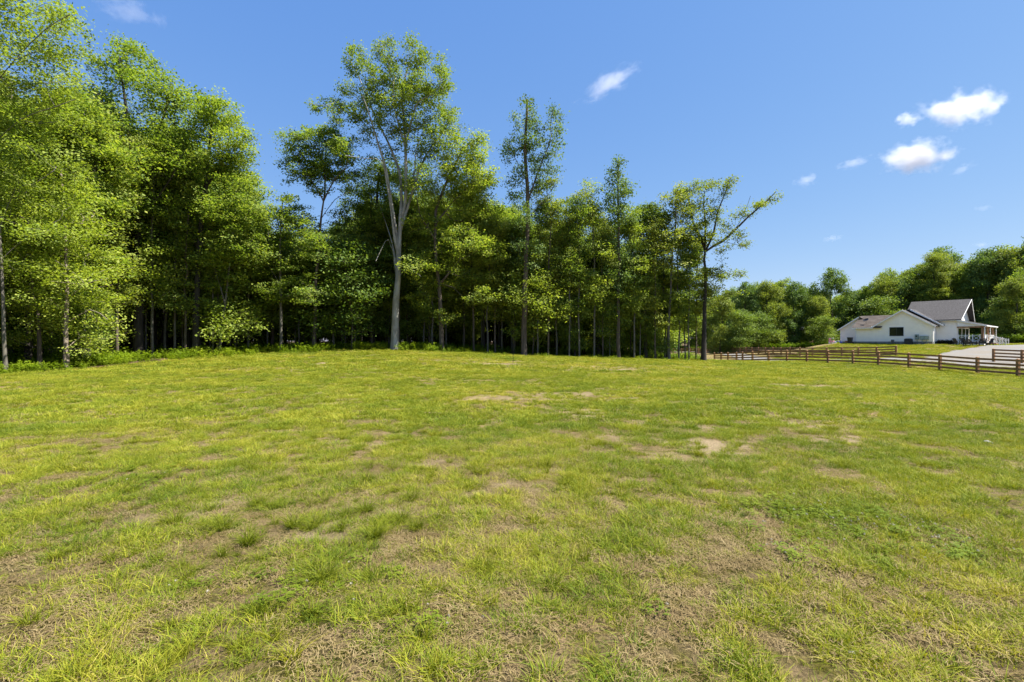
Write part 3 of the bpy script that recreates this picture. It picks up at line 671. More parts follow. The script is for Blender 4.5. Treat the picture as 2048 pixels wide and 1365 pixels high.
# 5 pointed slim tree
hero('poplar_tree', 'slim straight tree with pointed dark crown above the right half of the wood', EDGEG, 1237, 44,
     [(1237, 720), (1237, 650), (1238, 560), (1237, 470), (1236, 400), (1236, 325)], [],
     [(1236, 325, 8, 12), (1236, 350, 18, 14), (1240, 378, 24, 16), (1222, 372, 14, 14), (1238, 405, 26, 16), (1226, 432, 22, 16), (1250, 430, 22, 16), (1238, 460, 22, 16), (1222, 490, 20, 22), (1250, 500, 22, 22), (1262, 445, 12, 10), (1238, 550, 22, 26)],
     'bark_brown', 'leaf_blue', 15, tr=.17, depth=.6, K=34, dens=1.2, sh=.28, sv=.2, bf=.25, up=.7)
# 6 big dark maple on the left
hero('maple_tree', 'broad dark-trunked tree with two great upright forks, crown towering behind the bright leaning one', EDGEG, 276, 37,
     [(277, 722), (277, 640), (276, 560), (276, 501), (278, 440), (280, 401)],
     [([(279, 410), (273, 362), (262, 306), (253, 223), (245, 167), (238, 120)], .20, -1), ([(279, 405), (287, 373), (303, 323), (317, 267), (334, 212), (345, 170)], .18, 1.5), ([(276, 470), (300, 420), (340, 360), (370, 300)], .10, -2), ([(262, 306), (225, 250), (195, 190), (175, 140)], .10, -2), ([(277, 500), (240, 450), (215, 400)], .08, 2), ([(303, 323), (350, 280), (380, 240)], .08, 2)],
     [(235, 105, 42, 26), (275, 120, 36, 26), (205, 140, 40, 30), (320, 160, 42, 28), (365, 185, 34, 28), (175, 180, 40, 30), (260, 175, 44, 30), (390, 225, 26, 32), (335, 220, 50, 32), (225, 230, 46, 32), (290, 260, 50, 36), (370, 275, 36, 32), (190, 270, 40, 34), (330, 320, 46, 34), (250, 330, 48, 34), (190, 350, 40, 34), (290, 390, 44, 32), (230, 420, 44, 34), (340, 400, 40, 32), (270, 470, 48, 34), (210, 500, 44, 34), (320, 490, 40, 34), (260, 560, 44, 26)],
     'bark_dark', 'leaf_mid', 16, tr=.36, depth=1.0, K=40, dens=.62, leaf=(.18, .12), sh=.42, sv=.18, bf=.3)
# 7 leaning double trunk
hero('ash_tree', 'dark leaning tree with twin trunks curving up left behind the bright leaning one', EDGEG, 230, 36,
     [(229, 725), (228, 640), (224, 560), (220, 490), (210, 430), (195, 356), (178, 301), (156, 270)],
     [([(224, 520), (232, 460), (229, 390), (225, 312), (220, 250)], .13), ([(200, 380), (170, 340), (140, 320)], .06)],
     [(150, 215, 44, 32), (110, 235, 34, 28), (165, 270, 44, 28), (120, 300, 40, 30), (190, 320, 36, 26), (215, 280, 32, 34), (150, 370, 44, 28), (215, 420, 36, 26), (150, 440, 40, 26)],
     'bark_dark', 'leaf_dark', 17, tr=.24, depth=1, K=34, dens=.8, leaf=(.22, .14), sh=.38, sv=.14)
# 8 dense tree at the end of the left block
hero('linden_tree', 'dense rounded tree stepping down to open sky, thick dark trunk in shade', EDGEG, 392, 38,
     [(392, 712), (392, 650), (394, 580), (398, 500), (405, 420), (415, 330), (425, 250)],
     [([(400, 480), (440, 420), (470, 350)], .10), ([(398, 500), (370, 440), (360, 400)], .09), ([(410, 380), (450, 320), (460, 270)], .08)],
     [(432, 205, 30, 22), (445, 235, 36, 26), (410, 250, 36, 30), (470, 275, 34, 28), (430, 300, 44, 32), (485, 325, 32, 28), (455, 355, 46, 32), (395, 340, 40, 34), (500, 380, 30, 26), (440, 420, 48, 32), (385, 430, 38, 32), (500, 430, 34, 26), (470, 480, 46, 32), (400, 500, 44, 32), (360, 380, 36, 30), (450, 540, 44, 26), (510, 500, 30, 30)],
     'bark_dark', 'leaf_mid', 18, tr=.27, depth=1, K=38, dens=.95, sh=.34, sv=.14)
# 9 light young tree
hero('hornbeam_tree', 'bushy mid-height tree with pale grey trunk, leafy to low down in front of the shade', EDGEG, 562, 40.5,
     [(562, 704), (562, 640), (561, 570), (560, 500), (562, 440), (566, 400)],
     [([(561, 560), (530, 520), (505, 500)], .05), ([(561, 540), (600, 500), (630, 480)], .05)],
     [(572, 415, 36, 20), (548, 440, 40, 24), (600, 450, 40, 26), (530, 480, 40, 26), (580, 490, 44, 26), (625, 485, 26, 26), (555, 530, 48, 26), (610, 540, 40, 26), (520, 545, 34, 24), (570, 580, 48, 22), (530, 600, 36, 18), (615, 595, 30, 18)],
     'bark_pole', 'leaf_mid', 19, tr=.12, depth=.9, K=38, dens=1.05, sh=.34, sv=.10, bf=.3)
# 10 thin leaning pair inside the left edge
hero('young_ash_tree', 'young tree with thin grey trunk leaning right, between the dark trunk and the small pole', EDGEG, 440, 38.5,
     [(439, 712), (443, 660), (450, 610), (458, 540), (466, 460), (474, 400)], [([(452, 600), (430, 540), (420, 500)], .04)],
     [(475, 395, 30, 22), (490, 430, 32, 22), (450, 440, 34, 24), (480, 480, 36, 22), (440, 500, 36, 22), (500, 530, 30, 22), (455, 560, 36, 22)],
     'bark_pole', 'leaf_mid', 20, tr=.11, depth=.9, K=24, dens=.9, sh=.32, sv=.11)
# 11..13 bright feathery trees at the far left, nearest to the camera
hero('birch_tree', 'bright yellow-green feathery tree rising out of the top left corner', EDGEG, 12, 24,
     [(12, 748), (8, 680), (6, 600), (2, 520), (-10, 400), (-25, 250), (-40, 60), (-50, -60)],
     [([(-5, 440), (30, 380), (66, 370), (110, 340)], .028), ([(-20, 300), (40, 240), (110, 215), (150, 200)], .028), ([(-30, 200), (30, 120), (90, 60), (140, 30)], .028), ([(2, 520), (60, 470), (120, 440)], .028), ([(-40, 60), (20, -20), (80, -60)], .028), ([(-15, 350), (-80, 280), (-160, 240)], .028), ([(-30, 200), (-100, 120), (-180, 60)], .028)],
     [(-60, -70, 110, 40), (30, -10, 70, 40), (90, 30, 55, 32), (20, 55, 70, 34), (-60, 40, 80, 40), (120, 80, 40, 24), (60, 110, 70, 30), (-20, 130, 80, 36), (110, 150, 50, 24), (40, 190, 74, 30), (125, 215, 42, 20), (-40, 220, 70, 34), (70, 255, 70, 26), (10, 300, 70, 30), (100, 320, 56, 24), (40, 370, 70, 26), (100, 400, 50, 24), (0, 430, 60, 30), (60, 460, 60, 26), (-80, 320, 70, 44), (-90, 440, 60, 40), (-20, 530, 50, 30)],
     'bark_pole', 'leaf_bright', 21, tr=.085, depth=.7, K=34, dens=.85, leaf=(.135, .08), sh=.30, sv=.15, bf=.35, r0=.008, rmin=.007, up=1.0)
hero('elm_tree', 'young tree in tiered leafy sprays with slim pinkish trunk, left edge of the field', EDGEG, 133, 27,
     [(133, 741), (132, 700), (132, 650), (134, 600), (133, 540), (130, 460), (125, 380), (120, 330)],
     [([(132, 690), (125, 660), (126, 620)], .06), ([(133, 600), (170, 570), (205, 560)], .035), ([(132, 640), (180, 620), (215, 640)], .035), ([(132, 560), (80, 530), (50, 520)], .035), ([(132, 690), (160, 675), (185, 668)], .03), ([(130, 480), (170, 440), (190, 430)], .03)],
     [(118, 340, 34, 24), (90, 380, 50, 22), (145, 390, 44, 22), (110, 430, 56, 22), (165, 450, 44, 20), (90, 480, 56, 20), (150, 500, 56, 20), (190, 540, 44, 14), (100, 540, 56, 20), (150, 560, 60, 18), (195, 590, 44, 14), (90, 600, 56, 18), (150, 620, 60, 16), (200, 645, 40, 10), (110, 650, 44, 16), (165, 680, 44, 12), (80, 560, 40, 18), (185, 700, 28, 8)],
     'bark_light', 'leaf_bright', 22, tr=.13, depth=.9, K=34, dens=.95, leaf=(.15, .09), sh=.32, sv=.17, bf=.35, r0=.008, rmin=.007, up=1.3)
hero('dogwood_tree', 'young tree with crooked dark trunk between two pale slim trunks', EDGEG, 79, 27,
     [(80, 738), (79, 700), (78, 650), (76, 620), (68, 600), (64, 560), (60, 500), (55, 440)],
     [([(76, 640), (40, 610), (15, 600)], .035), ([(66, 580), (100, 560)], .03)],
     [(55, 430, 44, 20), (30, 460, 44, 20), (70, 480, 44, 20), (20, 510, 44, 20), (60, 530, 50, 18), (15, 560, 40, 18), (50, 590, 50, 16), (10, 620, 36, 16), (60, 640, 44, 14), (30, 670, 40, 12), (-20, 590, 30, 24), (-30, 500, 40, 26), (10, 400, 50, 26)],
     'bark_brown', 'leaf_bright', 23, tr=.11, depth=.9, K=34, dens=.95, leaf=(.15, .09), sh=.32, sv=.17, r0=.008, rmin=.007, up=1.3)
# 14 mass behind / right of the beech
hero('sycamore_tree', 'leafy tree with brown trunk right of the pale-barked one, low branch drooping to the grass', EDGEG, 884, 42.5,
     [(884, 705), (882, 650), (880, 600), (874, 540), (870, 480), (872, 420), (900, 350), (925, 300)],
     [([(872, 480), (840, 430), (830, 380)], .08), ([(872, 440), (910, 400), (950, 360)], .08), ([(880, 610), (850, 590), (835, 575)], .04), ([(878, 580), (905, 575), (930, 600)], .035), ([(880, 560), (920, 520), (960, 500)], .05)],
     [(938, 275, 28, 22), (955, 300, 28, 24), (915, 320, 36, 26), (960, 345, 36, 28), (880, 360, 42, 30), (930, 380, 44, 30), (845, 400, 40, 32), (900, 430, 48, 30), (965, 420, 36, 30), (840, 460, 44, 30), (930, 480, 44, 30), (880, 510, 48, 28), (975, 500, 30, 28), (835, 540, 36, 26), (930, 550, 44, 22), (880, 575, 44, 18), (960, 590, 34, 16), (840, 600, 26, 16), (890, 630, 22, 10), (812, 375, 24, 30)],
     'bark_brown', 'leaf_mid', 24, tr=.21, depth=.9, K=38, dens=.95, sh=.32, sv=.14)
hero('chestnut_tree', 'dense tree close behind the pale-barked one, filling the gap to its left', EDGEG, 745, 46,
     [(745, 699), (746, 600), (748, 520), (750, 450), (755, 380), (760, 340)], [([(749, 480), (710, 440), (690, 420)], .07), ([(750, 440), (790, 400), (800, 370)], .07)],
     [(765, 330, 34, 24), (745, 360, 36, 28), (785, 370, 34, 30), (720, 400, 38, 28), (765, 410, 44, 30), (700, 450, 40, 30), (745, 460, 44, 30), (790, 450, 36, 30), (700, 510, 44, 28), (750, 520, 44, 26), (690, 570, 44, 24), (750, 580, 50, 22), (700, 610, 40, 14), (780, 520, 30, 30), (830, 350, 30, 30)],
     'bark_dark', 'leaf_dark', 25, tr=.22, depth=1, K=38, dens=.95, sh=.34, sv=.14)
hero('thin_oak_tree', 'thin leaning tree with olive crown next to the dark-trunked one at the wood\'s right end', EDGEG, 1337, 45,
     [(1338, 722), (1337, 680), (1339, 620), (1342, 560), (1345, 500), (1352, 440), (1352, 390)], [([(1345, 520), (1325, 480), (1315, 450)], .04)],
     [(1352, 385, 22, 18), (1340, 415, 28, 20), (1365, 430, 24, 22), (1330, 455, 26, 22), (1355, 480, 28, 24), (1325, 510, 24, 24), (1355, 540, 26, 24), (1335, 580, 24, 20)],
     'bark_pole', 'leaf_olive', 26, tr=.13, depth=.8, K=22, dens=.95, sh=.28, sv=.15)

# ------------------------------------------------------------------ forest stock: one tree of each kind, then copies
def proto(kind, seed):
    r = np.random.default_rng(seed); lob = []; limbs = []
    if kind == 'broad':
        Ht = 20; T = [(0, 0, -.1, .25), (.1, 0, 3, .2), (.2*r.normal(), .2*r.normal(), 9, .17), (.5*r.normal(), .5*r.normal(), 14, .12), (.6*r.normal(), .6*r.normal(), 18.5, .05)]
        for i in range(24):
            z = r.uniform(7.2, 18.8); rr = 3.3*math.sqrt(max(.12, 1-((z-11.5)/8.3)**2)); a = r.uniform(0, 6.28); q_ = rr*r.uniform(.3, .9); s = r.uniform(1.1, 1.8)
            lob.append((q_*math.cos(a), q_*math.sin(a), z, s, s, s*.8, 1))
        kw = dict(K=30, dens=.85, leaf=(.22, .14), sh=.42, sv=.2)
    elif kind == 'pole':
        Ht = 19; T = [(0, 0, -.1, .12), (.05, 0, 3, .1), (.15*r.normal(), .15*r.normal(), 9, .085), (.3*r.normal(), .3*r.normal(), 14, .06), (.4*r.normal(), .3*r.normal(), 18, .025)]
        for i in range(15):
            z = r.uniform(5.0, 18.4); rr = 1.5*math.sqrt(max(.1, 1-((z-12)/8.0)**2)); a = r.uniform(0, 6.28); q_ = rr*r.uniform(.2, 1); s = r.uniform(.7, 1.25)
            lob.append((q_*math.cos(a), q_*math.sin(a), z, s, s, s*.7, 1))
        kw = dict(K=28, dens=1.1, leaf=(.19, .12), sh=.34, sv=.18, up=.9)
    elif kind == 'under':
        Ht = 8; T = [(0, 0, -.1, .07), (.1*r.normal(), .1*r.normal(), 2.5, .055), (.3*r.normal(), .3*r.normal(), 5, .035), (.4*r.normal(), .4*r.normal(), 7.5, .015)]
        for i in range(18):
            z = r.uniform(1.3, 7.6); rr = 2.5*math.sqrt(max(.1, 1-((z-4)/4.3)**2)); a = r.uniform(0, 6.28); q_ = rr*r.uniform(.2, 1); s = r.uniform(.9, 1.7)
            lob.append((q_*math.cos(a), q_*math.sin(a), z, s, s, s*.6, .8))
        kw = dict(K=26, dens=.95, leaf=(.19, .12), sh=.46, sv=.2, up=1.0)
    elif kind == 'full':
        Ht = 18; T = [(0, 0, -.1, .3), (.1, 0, 3, .22), (.3*r.normal(), .3*r.normal(), 8, .18), (.5*r.normal(), .5*r.normal(), 12, .12), (.6*r.normal(), .6*r.normal(), 16.5, .05)]
        for i in range(72):
            z = r.uniform(.9, 17); rr = 4.2*math.sqrt(max(.1, 1-((z-7)/10.6)**2)); a = r.uniform(0, 6.28); q_ = rr*r.uniform(.3, 1.2); s = r.uniform(.5, 1.4)
            lob.append((q_*math.cos(a), q_*math.sin(a), z, s, s, s*1.15, 1))
        kw = dict(K=22, dens=.62, leaf=(.29, .19), sh=.42, sv=.30, up=.5)
    return T, limbs, lob, kw
def stock(name, kind, bark, leafm, seed):
    T, limbs, lob, kw = proto(kind, seed)
    return make_tree(name, (0, 0, 0), T, limbs, lob, bark, leafm, seed, **kw)
STK = {}
used_first = set()
def place(key, x, y, sc, rz, label, group, zs=None, cat='tree'):
    o = STK[key]
    if key in used_first: o = copy_tree(o)
    else: used_first.add(key)
    o.location = (x, y, h1(x, y)-.05); o.scale = (sc, sc, zs or sc); o.rotation_euler = (0, 0, rz)
    return tag(o, label, cat, group)
for nm, kind, bark, lm, sd_ in (('forest_tree', 'broad', 'bark_dark', 'leaf_mid', 301), ('forest_tree', 'broad', 'bark_brown', 'leaf_dark', 302), ('forest_tree', 'broad', 'bark_dark', 'leaf_olive', 303),
                                ('pole_tree', 'pole', 'bark_pole', 'leaf_mid', 311), ('pole_tree', 'pole', 'bark_brown', 'leaf_olive', 312), ('pole_tree', 'pole', 'bark_pole', 'leaf_bright', 313),
                                ('understory_tree', 'under', 'bark_pole', 'leaf_mid', 321), ('understory_tree', 'under', 'bark_brown', 'leaf_bright', 322), ('understory_tree', 'under', 'bark_brown', 'leaf_dark', 323),
                                ('broadleaf_tree', 'full', 'bark_brown', 'leaf_mid', 331), ('broadleaf_tree', 'full', 'bark_brown', 'leaf_blue', 332), ('broadleaf_tree', 'full', 'bark_dark', 'leaf_olive', 333)):
    k = {'broad': 'b', 'pole': 'p', 'under': 'u', 'full': 'f'}[kind]; i = sum(1 for q_ in STK if q_[0] == k); STK[f'{k}{i}'] = stock(nm, kind, bark, lm, sd_)
HT = {'b': 20.0, 'p': 19.2, 'u': 8.2, 'f': 18.5}
SKY = np.array([(-900, -200), (-200, -60), (0, 120), (150, 150), (250, 190), (340, 230), (410, 260), (480, 330), (530, 400), (600, 440), (690, 400), (740, 350), (800, 340), (870, 330), (950, 340), (1010, 390), (1090, 400), (1130, 400), (1200, 400), (1290, 430), (1345, 460), (1420, 600)])
LM = [(-320, 'the frame edge'), (-160, 'the left border'), (12, 'the feathery corner tree'), (79, 'the crooked young tree'), (133, 'the tiered young tree'), (230, 'the twin leaning trunks'), (276, 'the broad forked tree'), (392, 'the dense rounded tree'), (440, 'the thin leaning tree'), (562, 'the bushy mid-height tree'), (630, 'the parasol-crowned tree'),
      (710, 'the gap beside the parasol crown'), (789, 'the tall pale-barked tree'), (884, 'the brown-trunked leafy tree'), (975, 'the shaded slim tree'), (1048, 'the tall forked slim tree'), (1113, 'the near-black pole'), (1159, 'the pale straight pole'), (1237, 'the pointed slim tree'), (1337, 'the thin olive leaning tree'), (1409, 'the end tree over the fence')]
LB_ = [(1440, 'the end tree over the fence'), (1530, 'the far fence bend'), (1620, 'the fence middle'), (1700, 'the left wing'), (1805, 'the front gable'), (1885, 'the main roof'), (1960, 'the porch'), (2040, 'the drive'), (2200, 'the right border'), (2500, 'the fence run out of frame'), (2800, 'the last fence post')]
KIND = {'b0': 'green-crowned tree', 'b1': 'dark-leaved tree', 'b2': 'olive-leaved tree', 'p0': 'slim green tree', 'p1': 'slim olive tree', 'p2': 'slim bright-leaved tree', 'u0': 'green sapling', 'u1': 'bright yellow-green sapling', 'u2': 'dark green sapling', 'f0': 'full green tree', 'f1': 'full blue-green tree', 'f2': 'full olive tree'}
def side(px, L_):
    p, n = min(L_, key=lambda q_: abs(q_[0]-px)); d_ = px-p
    return ('directly behind ' if abs(d_) < 14 else ('left of ' if d_ < 0 else 'right of ')) + n
def deep_label(key, px, d):
    dep = ('at the very edge,' if d < 1.6 else 'just inside the wood,' if d < 6 else 'some rows deep,' if d < 14 else 'deep in shade,' if d < 24 else 'at the far back,')
    return f'{KIND[key]} {dep} {side(px, LM)}'
r = random.Random(5)
# slim trunks standing at the right half of the edge, each measured on the photo
POLES = [(948, 45, 300, 'p1', 'slim tree behind the leafy brown-trunked one, thin trunk in shade'), (975, 44.5, 380, 'p2', 'slim grey-stemmed tree left of the tall forked one'),
         (1075, 43.8, 400, 'p0', 'very thin pale pole tree just right of the tall forked one'), (1096, 43.6, 345, 'p1', 'straight grey pole tree with leafy top, second right of the tall forked one'),
         (1113, 44.5, 420, 'p2', 'pole tree with near-black trunk in the middle of the pole stand'), (1138, 43.8, 410, 'p0', 'thin grey pole tree right of the near-black trunk'),
         (1149, 45.5, 370, 'p1', 'slim tree with narrow crown left of the twin-topped one'), (1159, 43.8, 385, 'p0', 'straight pale pole tree with bright trunk side, between darker poles'),
         (1188, 44, 345, 'p2', 'tall narrow tree with leafy peak left of the pointed one'), (1206, 44.8, 420, 'p1', 'thin dark pole tree just left of the pointed one'),
         (1268, 44.2, 395, 'p2', 'slim tree with dark trunk right of the pointed one'), (1280, 45, 470, 'p0', 'short slim tree with thin trunk behind the dark stem'),
         (1292, 46.5, 390, 'b1', 'dark-crowned tree rising behind the pole stand near its right end'), (1310, 44.5, 420, 'p1', 'slim olive tree left of the thin leaning one'), (1378, 44.8, 470, 'p0', 'grey-stemmed tree just left of the dark-trunked one over the fence'),
         (1370, 46, 480, 'p2', 'thin dark stem close beside the grey-stemmed one near the fence'), (370, 37.6, 300, 'p1', 'slim tree with trunk half lit and half black at the shady edge'), (426, 38.6, 420, 'p0', 'thin grey tree at the shady edge left of the one leaning right'),
         (1004, 46, 400, 'p0', 'slim tree whose leafy top fills the gap left of the tall forked one'), (690, 44, 470, 'p2', 'thin tree in shade between the parasol crown and the pale-barked tree'),
         (497, 43, 400, 'p1', 'slim tree behind the bushy mid-height one'), (1330, 47, 440, 'p2', 'slim leafy tree behind the thin leaning one'), (1392, 47.5, 440, 'p1', 'slim leafy tree hard behind the dark-trunked end tree'), (1358, 45.2, 430, 'p2', 'thin bright-leaved tree between the leaning one and the end tree')]
for px, Y, top, key, lab in POLES:
    x = wx(px, Y); z0 = h1(x, Y); h = wz(top, Y)-z0; s = h/HT[key[0]]
    place(key, x, Y, max(.62, min(1.25, s)), r.uniform(0, 6.28), lab, 'slim trees at the edge of the wood', zs=s)
# thin stems standing in the shade along the left and centre of the edge
for k_ in range(34):
    px = 165 + k_*26 + r.uniform(-11, 11); Yb = np.interp(px, [-900, -300, 0, 130, 270, 400, 560, 790, 1045], [12, 17.5, 25.5, 28, 34.5, 38.5, 41.5, 42.5, 44]); Y = Yb + r.uniform(.8, 5.5)
    x = wx(px, Y); z0 = h1(x, Y); top = float(np.interp(px, SKY[:, 0], SKY[:, 1])) + r.uniform(30, 130); s_ = (wz(top, Y)-z0)/HT['p']; key = 'p%d' % r.randrange(3)
    place(key, x, Y, r.uniform(.6, .95), r.uniform(0, 6.28), deep_label(key, px, Y-Yb), 'slim trees at the edge of the wood', zs=s_)
# rows going back into the wood
n_in = 0
row = 0; d = 2.6
while d < 44:
    px = -420 + (row % 2)*60
    while px < 1335:
        pxx = px + r.uniform(-22, 22); ye = float(np.interp(wx(pxx, 40), EDGE[:11, 0], EDGE[:11, 1])); Yb = np.interp(pxx, [-900, -300, 0, 130, 270, 400, 560, 790, 1045, 1235, 1400], [12, 17.5, 25.5, 28, 34.5, 38.5, 41.5, 42.5, 44, 45, 46])
        Y = Yb + d + r.uniform(-1.2, 1.2); x = wx(pxx, Y)
        lim = 40 if pxx < 700 else (34 if pxx < 1050 else 26)
        if d < lim:
            top = float(np.interp(pxx, SKY[:, 0], SKY[:, 1])) + r.uniform(5, 90) + (20 if d > 10 else 0)
            z0 = h1(x, Y); h = wz(top, Y)-z0
            h = min(h, 27); t = r.random()
            key = ('b' if (t < .55 or d > 16) else 'p') + str(r.randrange(3))
            if d > (24 if pxx < 700 else (18 if pxx < 1050 else 12)): key = 'f' + str(r.randrange(3))
            if h > 6:
                s = h/HT[key[0]]
                lab = deep_label(key, pxx, Y-Yb); g = 'trees just inside the wood' if d < 9 else 'trees deep in the wood'
                place(key, x, Y, min(1.25, max(.7, s)), r.uniform(0, 6.28), lab, g, zs=s); n_in += 1
        px += (3.7 if d < 6 else 4.7 + d*.04)/Y*F
    d += 3.3 + d*.06; row += 1
# leafy understory between the trunks
UN = 0; row = 0; d = .3
while d < 34:
    px = -250 + r.uniform(0, 40)
    while px < 1330:
        Yb = np.interp(px, [-900, -300, 0, 130, 270, 400, 560, 790, 1045, 1235, 1400], [12, 17.5, 25.5, 28, 34.5, 38.5, 41.5, 42.5, 44, 45, 46]); Y = Yb + d + r.uniform(-.8, .8)
        p = (.25 if d < 4 else .65) if px < 330 else (.7 if px > 1060 else (.42 if d < 4 else .65))
        if r.random() < p:
            x = wx(px, Y); s = (r.uniform(.5, 1.2) if (px > 330) else r.uniform(.6, .95))*(1+.02*d)
            sh_ = px > 330 and px < 1050
            key = 'u'+str(r.choice([0, 1, 0, 2]) if sh_ else r.randrange(3))
            place(key, x, Y, s, r.uniform(0, 6.28), deep_label(key, px, Y-Yb), 'understory trees inside the wood', cat='young tree'); UN += 1
        px += r.uniform(3.4, 5.0)/Y*F
    d += 4.2; row += 1
# trees beyond the fence and behind the house
BG = [(1440, 100, 610, 'f2'), (1462, 118, 592, 'f0'), (1478, 100, 640, 'u2'), (1492, 110, 585, 'f1'), (1515, 114, 582, 'f0'), (1537, 108, 580, 'f2'), (1560, 112, 574, 'f0'), (1590, 109, 572, 'f1'), (1612, 113, 576, 'f0'), (1638, 106, 600, 'f2'), (1664, 108, 545, 'f1'), (1690, 110, 588, 'f0'),
      (1712, 108, 590, 'f1'), (1738, 106, 572, 'f0'), (1762, 105, 560, 'f2'), (1782, 108, 542, 'f0'), (1800, 104, 565, 'f1'), (1822, 106, 548, 'f2'), (1845, 104, 525, 'f0'), (1868, 100, 506, 'b2'), (1886, 104, 502, 'f1'), (1905, 100, 530, 'f0'), (1928, 100, 528, 'f2'), (1950, 98, 517, 'f0'), (1975, 96, 505, 'f1'),
      (1998, 98, 497, 'f0'), (2022, 94, 500, 'f2'), (2045, 94, 492, 'f0'), (2075, 92, 480, 'f1'), (2110, 90, 470, 'f0'), (2150, 88, 460, 'f2'), (2200, 86, 450, 'f1'), (2260, 84, 450, 'f0'), (2340, 82, 450, 'f1'), (2430, 80, 440, 'f2'), (2530, 78, 430, 'f0'), (2640, 76, 430, 'f1'), (2770, 74, 420, 'f2'), (2900, 72, 410, 'f0'), (2480, 92, 440, 'f1'), (2600, 90, 430, 'f0'),
      (2030, 82, 560, 'f2'), (2055, 84, 540, 'f0'), (1650, 100, 640, 'u2'), (1515, 104, 645, 'u2'), (2010, 84, 600, 'u2'), (1574, 125, 590, 'b0'), (1500, 128, 600, 'b1'), (1720, 122, 585, 'b2'), (1800, 120, 560, 'b0'), (1880, 116, 530, 'b1'), (1960, 112, 520, 'b0'), (2040, 108, 505, 'b2'), (1640, 124, 590, 'b0'), (1760, 98, 600, 'u2'),
      (1345, 135, 640, 'f0'), (1375, 132, 630, 'f1'), (1405, 133, 620, 'f2'), (1430, 134, 615, 'f0'), (1310, 132, 630, 'f2'), (1275, 128, 620, 'f0'), (1360, 142, 620, 'f0'), (1420, 142, 600, 'f1'), (1240, 125, 600, 'f1'), (1450, 128, 625, 'u0'), (1390, 129, 650, 'u0')]
SPEC = {(1664): 'tall airy tree poking above the treeline left of the house', (1868): 'dark airy tree with open branches above the house roof', (1886): 'tallest dark tree top behind the house ridge', (1782): 'rounded tree peak above the front gable', (1440): 'light green small tree right of the dark-trunked one over the fence',
        (1492): 'first rounded tree of the far treeline beyond the board fence', (1590): 'tree with flat top in the middle of the far treeline', (1998): 'tall light tree behind the porch', (2045): 'tallest tree at the right border of the picture'}
for k_, (px, top) in enumerate([(1455, 640), (1478, 615), (1500, 612), (1524, 605), (1548, 600), (1572, 598), (1600, 598), (1625, 600), (1652, 596), (1678, 596), (1704, 600), (1730, 592), (1754, 580), (1778, 572), (1802, 575), (1828, 568), (1852, 550), (1878, 535), (1902, 545), (1926, 545), (1950, 540), (1976, 530), (2002, 525), (2030, 520), (2060, 510), (2095, 500)]):
    BG.append((px, 121 - 12*(px > 1750) - 6*(px > 1900), top, 'f%d' % (k_ % 3)))
for px, Y, top, key in BG:
    x = wx(px, Y); top -= 9 + 12*(px < 1570); z0 = h1(x, Y); h = wz(top, Y)-z0; s = h/HT[key[0]]
    left_ = px < 1460
    lab = SPEC.get(px) or (f"{KIND[key]} beyond the sandy lane, {side(px, LM)}" if left_ else f"{KIND[key]} {'low by' if key[0] == 'u' else 'before' if Y < 100 else 'in' if Y < 109 else 'in the thick of' if Y < 115 else 'behind'} the far treeline, {side(px, LB_)}")
    g = 'trees beyond the sandy lane' if left_ else 'trees of the far treeline'
    place(key, x, Y, max(.55, min(1.1, s*.95)) if key[0] != 'u' else s*1.2, r.uniform(0, 6.28), lab, g, zs=s)
for k in STK:
    if k not in used_first: place(k, wx(1000, 60), 60, 1, 0, 'shaded tree deep in the wood with dark trunk', 'trees deep in the wood')

# ------------------------------------------------------------------ weeds along the edge of the wood
def weed(seed, tall=.6):
    r_ = np.random.default_rng(seed); V = []; Q = []
    for k in range(9):
        a = r_.uniform(0, 6.28); h = r_.uniform(.5, 1)*tall; lx, ly = r_.normal(0, .12, 2); bx, by = r_.normal(0, .16, 2)
        b = len(V); w = .006; V += [(bx-w, by, 0), (bx+w, by, 0), (bx+lx+w, by+ly, h), (bx+lx-w, by+ly, h)]; Q.append((b, b+1, b+2, b+3))
        for j in range(16):
            t = r_.uniform(.15, 1.05); aa = r_.uniform(0, 6.28); L_ = r_.uniform(.07, .14); dz = r_.uniform(-.04, .05)
            c = np.array([bx+lx*t, by+ly*t, h*t]); d_ = np.array([math.cos(aa), math.sin(aa), dz/L_]); s_ = np.array([-math.sin(aa), math.cos(aa), r_.normal(0, .3)])*L_*.28
            b = len(V); V += [c, c+d_*L_*.5+s_, c+d_*L_, c+d_*L_*.5-s_]; Q.append((b, b+1, b+2, b+3))
    return np.array(V), np.array(Q)
wd = proto_col('weeds', [(*weed(400+i), M['weed']) for i in range(5)])
px = RNG.uniform(-350, 1440, 4200); Yb = np.interp(px, [-900, -300, 0, 130, 270, 400, 560, 790, 1045, 1235, 1400], [12, 17.5, 25.5, 28, 34.5, 38.5, 41.5, 42.5, 44, 45, 46])
dd = RNG.normal(-.9, 1.2, len(px)); Y = Yb + dd; x = wx(px, Y)
dn = np.interp(px, [-400, 0, 60, 300, 400, 700, 860, 930, 1060, 1440], [1, .9, .8, .8, 1, .95, .75, .3, .35, .3]); k = RNG.uniform(0, 1, len(px)) < dn*sstep(.38, .68, fbm(x/1.3, Y/1.3, 91, 3))*1.1; x, Y, px = x[k], Y[k], px[k]
sc = RNG.uniform(.3, 1.0, len(x))**1.3*1.5*np.interp(px, [-400, 0, 300, 860, 960, 1440], [.7, .7, .95, .95, .45, .45])
scatter('undergrowth', wd, 5, lay(x, Y, -.02), sc, np.clip(fbm(x/3, Y/3, 92, 3)+RNG.normal(0, .15, len(x)), 0, 1), tilt=.1, seed=91)
